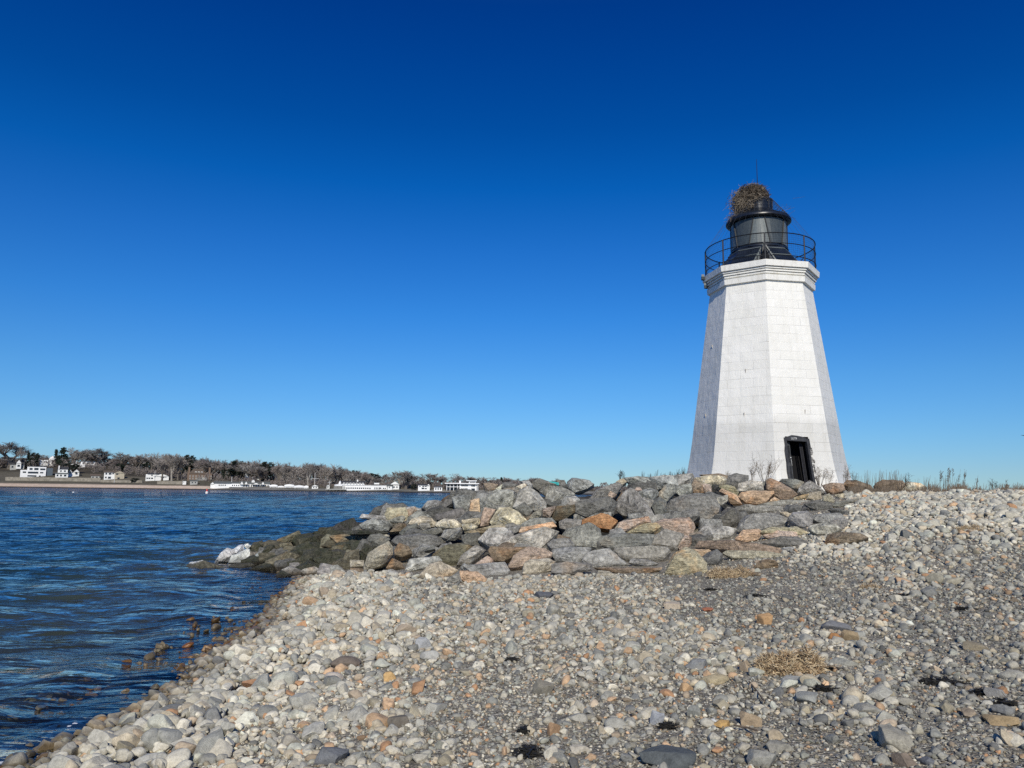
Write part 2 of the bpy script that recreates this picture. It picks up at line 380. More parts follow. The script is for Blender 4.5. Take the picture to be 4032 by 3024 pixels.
# ================================================================ lighthouse
def white_stone():
    m = mat('white_painted_stone'); h = N(m); uv = h.n('ShaderNodeTexCoord').outputs['UV']; ob = h.n('ShaderNodeTexCoord').outputs['Object']
    br = h.n('ShaderNodeTexBrick', offset=.5, squash=1.0); h.l(uv, br.inputs['Vector'])
    for k, v in (('Scale', 1.0), ('Mortar Size', .007), ('Mortar Smooth', .7), ('Bias', 0.0), ('Brick Width', 1.05), ('Row Height', .37)): br.inputs[k].default_value = v
    br.inputs['Color1'].default_value = (.79, .775, .72, 1); br.inputs['Color2'].default_value = (.83, .815, .765, 1); br.inputs['Mortar'].default_value = (.77, .755, .705, 1)
    patch = h.noise(h.mapping(uv, (.28, .5, 1)), 1.0, 3, .5)
    sv = h.n('ShaderNodeSeparateXYZ'); h.l(uv, sv.inputs[0])
    band = h.rampv(h.math('DIVIDE', h.math('ADD', sv.outputs['Y'], h.math('MULTIPLY', patch, .8)), 12.0), [(.22, 1.0), (.29, .86), (.43, .82), (.46, .975), (1, 1.0)])
    col = h.mixc(1.0, br.outputs['Color'], band, 'MULTIPLY')
    grime = h.rampv(h.noise(h.mapping(uv, (1.8, .22, 1)), 1.6, 6, .62), [(.30, (.86, .85, .82)), (.52, (1, 1, 1))])
    col = h.mixc(.55, col, grime, 'MULTIPLY')
    flake = h.rampv(h.noise(ob, 5.5, 6, .7), [(.255, (.45, .42, .38)), (.30, (1, 1, 1))])
    col = h.mixc(.7, col, flake, 'MULTIPLY')
    fine = h.noise(h.mapping(uv, (6, 1.6, 1)), 3.5, 5, .65); lump = h.noise(h.mapping(uv, (1, .8, 1)), 2.6, 3, .5)
    jm = h.rampv(h.noise(h.mapping(uv, (.7, 1.3, 1)), 1.1, 4, .6), [(.38, .12), (.62, 1.0)])
    ht = h.math('ADD', h.math('MULTIPLY', h.math('MULTIPLY', br.outputs['Fac'], jm), -.008), h.math('ADD', h.math('MULTIPLY', fine, .010), h.math('MULTIPLY', lump, .032)))
    h.principled(col, .62, h.bump(ht, 1.0, 1.0), spec=.3); return m
M_white = white_stone()
M_blk = simple('black_painted_iron', (.012, .016, .026), .34, .5, 5, 0, .1, .5)
M_blk2 = simple('dull_black_paint', (.016, .017, .02), .6, .5, 6, 0, .2)
M_rail = simple('black_railing_paint', (.010, .012, .016), .45, .3, 8, 0, .05)
M_plate = simple('grey_lantern_panel', (.13, .15, .15), .42, .18, 9, .0, .04, .5); M_pane2 = simple('darker_lantern_panel', (.06, .072, .076), .4, .2, 9, 0, .04, .5)  # alternate panes take a darker tone
M_dark = simple('inside_shade', (.004, .004, .006), .9, .2, 4, 0, 0)  # near-black colour stands for the unlit inside of doorway and hatch
M_net = simple('wire_netting', (.05, .06, .08), .5, .2, 8, .3, 0)
M_wood = simple('weathered_black_wood', (.035, .036, .04), .6, .55, 7, 0, .4)
M_iron = simple('rust_stained_plate', (.48, .45, .41), .9, .3, 8, 0, .2); M_jamb = simple('broken_masonry', (.30, .29, .27), .9, .55, 8, 0, .6)
M_letter = simple('white_scrawl', (.6, .6, .58), .7, .1, 8, 0, 0)
M_steel = simple('bare_metal', (.55, .53, .48), .45, .3, 8, .2, .1)

LH = empty('lighthouse', (TX, TY, 0.0))
tag(LH, 'white octagonal stone lighthouse with a black lantern top', 'lighthouse')
T0 = math.atan2(-TY, -TX) + rad(5.8)              # direction of the edge that points at the beach
ang = lambda k: T0 + k * math.pi / 4
RZ = lambda z: 3.31 - .1385 * (z - 2.5) + .10 * max(0, (4.2 - z) / 1.7) ** 2
ring = lambda r, z, k: Vector((r * math.cos(ang(k)), r * math.sin(ang(k)), z))
ZB, ZT = 1.4, 10.84
zs = [ZB, 2.0, 2.5, 3.0, 3.5, 4.2, 5.5, 7, 8.5, 10, ZT]
def shaft():
    vs, fs, uvs = [], [], []
    def quad(P, U):
        b = len(vs); vs.extend(P); fs.append(tuple(range(b, b + len(P)))); uvs.extend(U)
    def pt(k, f, z):
        a, b_ = ring(RZ(z), z, k), ring(RZ(z), z, k + 1); p = a.lerp(b_, f); return p, (k * 7.3 + f * (a - b_).length - .5 * (a - b_).length, z)
    dz0, dz1 = ZB, 4.36
    for k in range(8):
        zz = sorted(zs + ([4.276] if k == 0 else []))
        for i in range(len(zz) - 1):
            a, b_ = zz[i], zz[i + 1]
            spans = [(0, 1)]
            if k == 0 and b_ <= 4.277: spans = [(0, .17 + .035 * .888), (.17 + .51 * .888, 1)]
            for f0, f1 in spans:
                q = [pt(k, f0, a), pt(k, f1, a), pt(k, f1, b_), pt(k, f0, b_)]
                quad([p for p, _ in q], [u for _, u in q])
    me = bpy.data.meshes.new('shaft'); me.from_pydata(vs, [], fs); uvl = me.uv_layers.new(name='UVMap')
    uvl.data.foreach_set('uv', np.array(uvs, np.float32).ravel()); me.update()
    link('shaft', me, M_white, LH)
    return pt
PT = shaft()
# cornice: steps grow outwards to a thick top slab
prof = [(RZ(10.80) + .005, 10.78), (2.275, 10.80), (2.29, 11.02), (2.19, 11.03), (2.19, 11.075), (2.275, 11.08), (2.28, 11.14), (2.235, 11.145), (2.235, 11.17), (2.33, 11.175), (2.335, 11.235), (2.285, 11.24), (2.285, 11.265), (2.38, 11.27), (2.385, 11.325), (2.335, 11.33), (2.335, 11.35), (2.46, 11.355), (2.485, 11.60), (2.44, 11.615), (0.2, 11.62)]
def octa(name, prof, m, parent, uv=True, smooth=False):
    vs, fs, uvs = [], [], []; acc = 0
    for i in range(len(prof) - 1):
        (r0, z0), (r1, z1) = prof[i], prof[i + 1]; L = math.hypot(r1 - r0, z1 - z0)
        for k in range(8):
            b = len(vs); P = [ring(r0, z0, k), ring(r0, z0, k + 1), ring(r1, z1, k + 1), ring(r1, z1, k)]; vs.extend(P); fs.append((b, b + 1, b + 2, b + 3))
            w0 = r0 * .765; uvs += [(k * 7.3, z0 + 20 + acc), (k * 7.3 + w0, z0 + 20 + acc), (k * 7.3 + w0, z1 + 20 + acc), (k * 7.3, z1 + 20 + acc)]
    me = bpy.data.meshes.new(name); me.from_pydata(vs, [], fs); l = me.uv_layers.new(name='UVMap'); l.data.foreach_set('uv', np.array(uvs, np.float32).ravel()); me.update()
    return link(name, me, m, parent)
def plain_white():
    m = mat('white_cornice_paint'); h = N(m); ob = h.n('ShaderNodeTexCoord').outputs['Object']
    g1 = h.noise(h.mapping(ob, (2, 2, .5)), 3, 6, .65); f2 = h.noise(ob, 9, 5, .6)
    c = h.mixc(1.0, (.82, .805, .75), h.rampv(g1, [(.28, (.82, .80, .77)), (.5, (1, 1, 1))]), 'MULTIPLY')
    h.principled(c, .6, h.bump(h.math('ADD', h.math('MULTIPLY', f2, .012), h.math('MULTIPLY', g1, .02)), .8, 1.0), spec=.3); return m
octa('cornice', prof, plain_white(), LH)
# black sloping roof of the watch deck, with battens and the little gabled hatch
octa('watch_roof', [(1.98, 11.623), (1.98, 11.70), (1.62, 12.12), (1.30, 12.50), (1.27, 12.60), (.5, 12.61)], M_blk, LH)
mb = MB()
for k in range(8):
    for r, z in ((1.985, 11.665), (1.635, 12.115), (1.335, 12.48)):
        mb.tube(ring(r, z, k), ring(r, z, k + 1), .022, n=4)
mb.build('roof_batten', M_plate, LH)
# hatch on the edge that faces the beach
ex = Vector((math.cos(T0), math.sin(T0), 0)); ey = Vector((-ex.y, ex.x, 0))
def loc(x, y, z): return ex * x + ey * y + Vector((0, 0, z))
hatch = MB(); w2, zt, zb = .40, 12.42, 11.66
hatch.prism([loc(1.9, -w2, zb), loc(1.9, w2, zb), loc(1.9, .06, zt), loc(1.9, -.06, zt)], -ex * 1.0)
ho = hatch.build('hatch', M_blk, LH)
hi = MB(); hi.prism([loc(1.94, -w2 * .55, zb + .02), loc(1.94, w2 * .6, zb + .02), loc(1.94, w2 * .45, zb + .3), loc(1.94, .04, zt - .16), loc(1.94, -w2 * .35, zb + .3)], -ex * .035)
hi.build('opening_shade', M_dark, ho)  # black plate on the solid front stands for shade within the hatch
hf = MB(); hf.path([loc(1.93, -w2 - .05, zb - .02), loc(1.93, 0, zt + .05), loc(1.93, w2 + .08, zb - .02)], .033, 4); hf.tube(loc(1.95, -w2 * .58, zb), loc(1.95, -w2 * .58, zb + .42), .03, n=4)
hf.build('frame', M_plate, ho)
# lantern
ltn = MB(); RL = 1.17; nL = 10
ltn.lathe([(1.24, 12.60), (1.24, 12.66), (RL - .02, 12.68), (RL - .02, 13.92), (.2, 13.93)], 20)
lo = ltn.build('lantern', M_blk, LH, True, 20)
fac = lambda k: T0 + rad(-4) + k * 2 * math.pi / nL
def onl(a, z, r=RL + .012): return Vector((r * math.cos(a), r * math.sin(a), z))
dA = 2 * math.pi / nL
za, zc = 12.74, 13.86
for k in range(nL):
    # panes lean alternately: narrow tops between wide ones
    up = k % 2 == 0; bt, tp = (.82, .46) if up else (.82 * .56, .82)
    bt, tp = (.60, .30) if up else (.40, .70)
    c = fac(k); pane = MB(); st = 5
    for i in range(st):
        f0, f1 = -1 + 2 * i / st, -1 + 2 * (i + 1) / st
        p = [onl(c + f0 * bt * dA, za), onl(c + f1 * bt * dA, za), onl(c + f1 * tp * dA, zc), onl(c + f0 * tp * dA, zc)]
        pane.prism(p, -Vector((math.cos(c), math.sin(c), 0)) * .02)
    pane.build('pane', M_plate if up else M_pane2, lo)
mul = MB()
for k in range(nL):
    up = k % 2 == 0; bt, tp = (.60, .30) if up else (.40, .70)
    if up:
        for s_ in (-1, 1): mul.tube(onl(fac(k) + s_ * bt * dA, za - .05, RL + .03), onl(fac(k) + s_ * tp * dA, zc + .05, RL + .03), .028, n=4)
mul.build('glazing_bar', M_blk2, lo)
rf = MB(); rf.lathe([(1.18, 13.89), (1.36, 13.91), (1.40, 13.94), (1.40, 14.02), (1.36, 14.06), (1.28, 14.09), (.95, 14.30), (.66, 14.48)], 40)
ro = rf.build('lantern_roof', M_blk, LH, True, 50)
vt = MB(); vt.lathe([(.62, 14.42), (.62, 14.90), (.66, 14.92), (.66, 14.98), (.1, 15.04)], 24)
for k in range(12):
    a = k * math.pi / 6; vt.tube((.63 * math.cos(a), .63 * math.sin(a), 14.44), (.63 * math.cos(a), .63 * math.sin(a), 14.92), .025, n=4)
vt.build('vent', M_blk, ro, True, 40)
sp_ = MB(); sp_.tube((.02, 0, 15.1), (.02, 0, 16.0), .022, .018, 6); sp_.tube((.02, 0, 16.0), (.02, 0, 16.98), .016, .008, 6)
sp_.build('lightning_rod', simple('black_rod', (.003, .005, .010), .6, .2, 5, 0, 0, .2), LH)
# netting cone between vent and roof edge, and from roof to railing
nc = MB()
for k in range(44):
    a = k * 2 * math.pi / 44
    nc.tube((.68 * math.cos(a), .68 * math.sin(a), 14.95), (1.33 * math.cos(a + .15), 1.33 * math.sin(a + .15), 14.09), .006, n=3, cap=False)
for j in range(10):
    t = j / 9; r = .68 + .65 * t; z = 14.95 - .85 * t
    for k in range(32):
        a, b_ = k * math.pi / 16, (k + 1) * math.pi / 16
        nc.tube((r * math.cos(a), r * math.sin(a), z), (r * math.cos(b_), r * math.sin(b_), z), .006 if j < 9 else .018, n=3, cap=False)
nc.build('bird_netting', M_net, LH)
gn = MB()
for k in range(40):
    a = k * 2 * math.pi / 40; gn.tube((1.45 * math.cos(a), 1.45 * math.sin(a), 14.05), (2.32 * math.cos(a), 2.32 * math.sin(a), 12.78), .0028, n=3, cap=False)
gn.build('guy_wire', M_net, LH)
# gallery railing
RR = 2.32; NS = 64; rail = None
for z, r_, nm in ((12.76, .024, 'gallery_railing'), (12.32, .020, 'middle_rail'), (11.80, .020, 'lower_rail')):
    rl = MB()
    for k in range(NS):
        a, b_ = k * 2 * math.pi / NS, (k + 1) * 2 * math.pi / NS
        rl.tube((RR * math.cos(a), RR * math.sin(a), z), (RR * math.cos(b_), RR * math.sin(b_), z), r_, n=5, cap=False)
    q_ = rl.build(nm, M_rail, rail or LH); rail = rail or q_
for k in range(8):
    p = MB(); q = ring(RR, 11.6, k); p.tube(q, q + Vector((0, 0, 1.18)), .030, n=6); q2 = ring(RR - .35, 11.62, k); p.tube(q2, q + Vector((0, 0, .25)), .016, n=4)
    p.build('post', M_rail, rail)
nt_ = MB()
for k in range(150):
    a = k * 2 * math.pi / 150; nt_.tube((2.305 * math.cos(a), 2.305 * math.sin(a), 11.66), (2.305 * math.cos(a), 2.305 * math.sin(a), 12.75), .003, n=3, cap=False)
for j in range(12):
    z = 11.7 + j * .09
    for k in range(48):
        a, b_ = k * math.pi / 24, (k + 1) * math.pi / 24
        nt_.tube((2.305 * math.cos(a), 2.305 * math.sin(a), z), (2.305 * math.cos(b_), 2.305 * math.sin(b_), z), .003, n=3, cap=False)
nt_.build('netting', M_net, rail)
# two floodlights bracketed to the cornice on the seaward corner
for kk, zz, sc, mm in ((-1.90, 11.50, .72, M_plate), (-1.97, 11.14, .62, M_blk2)):
    p = ring(2.40 if kk > -1.95 else 2.28, zz, kk); f = MB(); a = ang(kk)
    u = Vector((math.cos(a), math.sin(a), 0)); v = Vector((-u.y, u.x, 0))
    def bx(c, du, dv, dz):
        f.prism([c - u * du - v * dv + Vector((0, 0, -dz)), c + u * du - v * dv + Vector((0, 0, -dz * .6)), c + u * du + v * dv + Vector((0, 0, -dz * .6)), c - u * du + v * dv + Vector((0, 0, -dz))], (0, 0, 2 * dz))
    bx(p + u * .06, .10 * sc, .12 * sc, .10 * sc)
    fo = f.build('floodlight', M_blk2, LH)
    f = MB(); f.tube(p - u * .12, p + u * .02, .03, n=5); f.prism([p + u * .02 + v * .125 + Vector((0, 0, -.06)), p + u * .14 + v * .125 + Vector((0, 0, -.06)), p + u * .14 + v * .20 + Vector((0, 0, .05)), p + u * .02 + v * .2 + Vector((0, 0, .05))], (0, 0, .10))
    f.build('bracket', M_plate, fo)

# ---- doorway in the face that looks to the right of the beach
fn = (PT(0, .5, 3)[0] + Vector((0, 0, -3))).normalized(); fu = (PT(0, 1, 3)[0] - PT(0, 0, 3)[0]).normalized()
DF = lambda f: .17 + (f - .19) * .888
DZ = lambda z: z if z < 2.5 else 2.5 + (z - 2.5) * .955
def dp(f, z, dep=0.0): return PT(0, DF(f), DZ(z))[0] - fn * dep
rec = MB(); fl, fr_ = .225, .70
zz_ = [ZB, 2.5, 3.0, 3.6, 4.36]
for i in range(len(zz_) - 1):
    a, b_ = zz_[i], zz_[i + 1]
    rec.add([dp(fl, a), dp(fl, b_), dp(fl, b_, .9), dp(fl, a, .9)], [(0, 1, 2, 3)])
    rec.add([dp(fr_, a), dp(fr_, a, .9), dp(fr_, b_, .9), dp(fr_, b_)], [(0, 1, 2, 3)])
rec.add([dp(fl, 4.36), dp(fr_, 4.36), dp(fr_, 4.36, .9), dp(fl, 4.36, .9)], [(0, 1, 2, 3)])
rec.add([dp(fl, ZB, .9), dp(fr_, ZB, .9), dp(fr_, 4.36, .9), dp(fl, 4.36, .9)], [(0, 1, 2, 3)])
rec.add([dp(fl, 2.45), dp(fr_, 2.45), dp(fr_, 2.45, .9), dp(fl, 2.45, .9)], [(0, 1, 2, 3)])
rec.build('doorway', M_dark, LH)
# frame: rotted black posts and an arched lintel
fm = MB()
def slab(pts, d0, d1):
    P = [dp(f, z, d0) for f, z in pts]; fm.prism(P, -fn * (d1 - d0))
slab([(.19, 2.3), (.262, 2.3), (.255, 3.0), (.25, 3.6), (.255, 4.2), (.225, 4.26), (.195, 4.3), (.205, 4.0), (.19, 3.75), (.205, 3.3), (.20, 2.9), (.215, 2.6)], -.02, .12)
slab([(.655, 2.3), (.705, 2.3), (.70, 3.0), (.70, 3.7), (.725, 3.9), (.715, 4.28), (.655, 4.28)], -.02, .14)
frm = fm.build('door_frame', M_wood, LH)
fm = MB(); slab([(.20, 4.19), (.71, 4.16), (.71, 4.29), (.66, 4.29), (.58, 4.36), (.47, 4.40), (.36, 4.42), (.32, 4.39), (.26, 4.34), (.20, 4.31)], -.018, .20)
lint = fm.build('lintel', M_wood, frm)
# scrawled letters on the lintel
LT = MB(); strokes = [[(0, 1), (.05, .25), (.35, .05), (.7, .3), (.72, .9)], [(1.5, .95), (1.05, .9), (1.0, .6), (1.4, .45), (1.4, .1), (.95, .05)], [(1.7, .95), (2.4, .9)], [(2.05, .9), (2.05, .05)], [(2.65, .05), (2.7, .95), (3.15, .1), (3.2, .95)]]
for s_ in strokes:
    LT.path([dp(.345 + x * .034, 4.225 + y * .10 + .004 * x, -.026) for x, y in s_], .0065, 4)
LT.build('lettering', M_letter, lint)
# the door stands half open behind its frame
dr = MB(); A = lambda t, z: dp(.25 + .125 * t, z, .10 + .16 * t)
hd = (A(1, 3) - A(0, 3)); th = Vector((0, 0, 0)) - fn * .05
dr.prism([A(0, 2.4), A(1, 2.4), A(1, 4.17), A(0, 4.20)], th)
door = dr.build('door', M_wood, LH)
st_ = MB()
for t in (.03, .78): st_.prism([A(t, 2.42) + fn * .03, A(t + .2, 2.42) + fn * .03, A(t + .2, 4.14) + fn * .03, A(t, 4.15) + fn * .03], -fn * .026)
for z in (2.44, 3.15, 3.98): st_.prism([A(.235, z) + fn * .026, A(.775, z) + fn * .026, A(.775, z + .14) + fn * .026, A(.235, z + .14) + fn * .026], -fn * .022)
st_.build('door_rail', simple('grey_black_door_rail', (.085, .088, .09), .55, .4, 7, 0, .3), door)
hn = MB(); hn.prism([A(.80, 3.18) + fn * .05, A(.98, 3.16) + fn * .05, A(.97, 3.42) + fn * .05, A(.86, 3.44) + fn * .05], -fn * .02); hn.tube(A(.8, 3.5) + fn * .03, A(.8, 3.5) + fn * .07, .025, n=6)
hn.build('handle', M_letter, door)
bd = MB()
for f, z0, wd in ((.585, 2.42, .018), (.612, 2.42, .012), (.632, 2.42, .015)):
    bd.prism([dp(f, z0, .3), dp(f + wd, z0, .3), dp(f + wd, 4.15, .3), dp(f, 4.15, .3)], -fn * .04)
bd.build('inner_board', simple('inner_board_wood', (.02, .02, .026), .5, .4, 6, 0, .2), LH)
# broken masonry down the jamb
jr = random.Random(5); jb = MB()
for i in range(70):
    z = 2.35 + 1.55 * jr.random() ** 1.25; f = .705 + jr.random() * .055 * (1.2 - (z - 2.35) / 2.2); s_ = .035 + .05 * jr.random()
    c = dp(f, z, .02); P = [c + Vector((jr.uniform(-1, 1), jr.uniform(-1, 1), jr.uniform(-1, 1))) * s_ for _ in range(8)]
    bm = bmesh.new(); [bm.verts.new(q) for q in P]; bmesh.ops.convex_hull(bm, input=bm.verts[:]); bm.verts.index_update()
    jb.add([v.co for v in bm.verts], [tuple(v.index for v in f_.verts) for f_ in bm.faces if len(f_.verts) >= 3]); bm.free()
jb.build('broken_jamb', M_jamb, LH)
# iron tie plates let into the walls
for k, f, z in ((-1, .52, 6.9), (0, .62, 5.2), (-1, .5, 5.1), (-2, .5, 8.2), (-2, .5, 5.2)):
    t = MB(); p = PT(k, f, z)[0]; n_ = p.copy(); n_.z = 0; n_.normalize(); q = Vector((-n_.y, n_.x, 0))
    t.prism([p - q * .012 - n_ * .03, p + q * .012 - n_ * .03, p + q * .02 - n_ * .012 + Vector((0, 0, .15)), p - q * .006 + Vector((0, 0, .17))], n_ * .035); t.build('tie_plate', M_iron, LH)

# ---------------------------------------------------------------- osprey nest on top: a heap of sticks
NST = empty('bird_nest', (TX - .26, TY, 14.97)); NST.scale = (.93, .93, .93); tag(NST, 'shaggy nest of dead sticks heaped on top of the lighthouse lantern', 'nest')
nr = random.Random(9)
def sticks(n, cen, rad3, lmin, lmax, r0, seed, hang=0, shell=True):
    r = random.Random(seed); b = MB()
    for i in range(n):
        while True:
            p = Vector((r.uniform(-1, 1), r.uniform(-1, 1), r.uniform(-1, 1)))
            if p.length <= 1 and (not shell or p.length > .55): break
        c = Vector(cen) + Vector((p.x * rad3[0], p.y * rad3[1], p.z * rad3[2]))
        tang = Vector((r.gauss(0, 1), r.gauss(0, 1), r.gauss(0, .55) - hang)); nrm = Vector((p.x / rad3[0], p.y / rad3[1], p.z / rad3[2])).normalized()
        tang -= nrm * tang.dot(nrm) * .75; tang.normalize(); L = r.uniform(lmin, lmax); bend = Vector((r.gauss(0, 1), r.gauss(0, 1), r.gauss(0, 1) - hang)) * L * .12
        a = c - tang * L / 2; e = c + tang * L / 2; mth = c + bend
        rr = r0 * r.uniform(.5, 1.5); b.tube(a, mth, rr * .8, rr, 3, False); b.tube(mth, e, rr, rr * .5, 3, False)
    return b
M_st1 = simple('pale_dead_sticks', (.205, .17, .13), .9, .5, 5, 0, .2); M_st2 = simple('brown_dead_sticks', (.10, .075, .052), .9, .5, 5, 0, .2)
core = MB()
core.lathe([(.02, -.35), (.5, -.3), (.62, .0), (.66, .3), (.5, .55), (.02, .68)], 18); core.build('nest_core', simple('nest_litter', (.035, .028, .02), .95, .5, 9, 0, .6), NST, True)
a_ = sticks(900, (0, 0, .15), (.80, .80, .68), .25, .75, .012, 1); a_.build('brown_sticks', M_st2, NST)['kind'] = 'stuff'
b_ = sticks(420, (0, -.02, .12), (.84, .84, .70), .2, .7, .0125, 2, .1); b_.build('pale_sticks', M_st1, NST)['kind'] = 'stuff'
c_ = sticks(330, (-.45, -.45, -.45), (.42, .42, .42), .2, .55, .011, 3, .9, False)
for i in range(130):
    t = nr.random(); p = Vector((-.55 - .75 * t, -.35 - .15 * t, -.55 - .45 * t)) + Vector((nr.gauss(0, .08), nr.gauss(0, .12), nr.gauss(0, .07))); q = p + Vector((nr.gauss(0, .14), nr.gauss(0, .14), nr.gauss(-.05, .12)))
    c_.tube(p, q, .008, .005, 3, False)
for i in range(26):
    p = Vector((1.35, -.5, -.62)) + Vector((nr.gauss(0, .18), nr.gauss(0, .2), nr.gauss(0, .14))); q = p + Vector((nr.gauss(.1, .2), nr.gauss(0, .15), nr.gauss(0, .08))); c_.tube(p, q, .007, .004, 3, False)
for i in range(150):                                   # ragged ends that stick out
    a = nr.uniform(0, 6.283); e = nr.uniform(-.5, 1.0); q = math.sqrt(max(.05, 1 - e * e)); p = Vector((math.cos(a) * .72 * q, math.sin(a) * .72 * q, .12 + e * .62)); d = Vector((p.x + nr.gauss(0, .5), p.y + nr.gauss(0, .5), p.z * .4 + nr.gauss(.1, .4))).normalized() * nr.uniform(.15, .40)
    c_.tube(p - d * .3, p + d, .011, .006, 3, False)
for i in range(420):                                   # the heap slumps over one side of the roof
    p = Vector((-.58 + nr.gauss(0, .22), -.22 + nr.gauss(0, .3), -.28 + nr.gauss(0, .24))); d = Vector((nr.gauss(-.2, .6), nr.gauss(0, .6), nr.gauss(-.35, .45))).normalized() * nr.uniform(.12, .32); c_.tube(p - d, p + d, .012, .007, 3, False)
c_.build('hanging_sticks', M_st1, NST)['kind'] = 'stuff'
# ================================================================ boulders of the rock pile
CROPS = {'A': (1300, 1950, 700 / 2212), 'B': (1800, 1850, 600 / 1991), 'C': (2300, 1850, 600 / 1991), 'D': (2750, 1850, 750 / 2212), 'E': (800, 2000, 600 / 2212), 'R': (3300, 1700, 732 / 2024)}
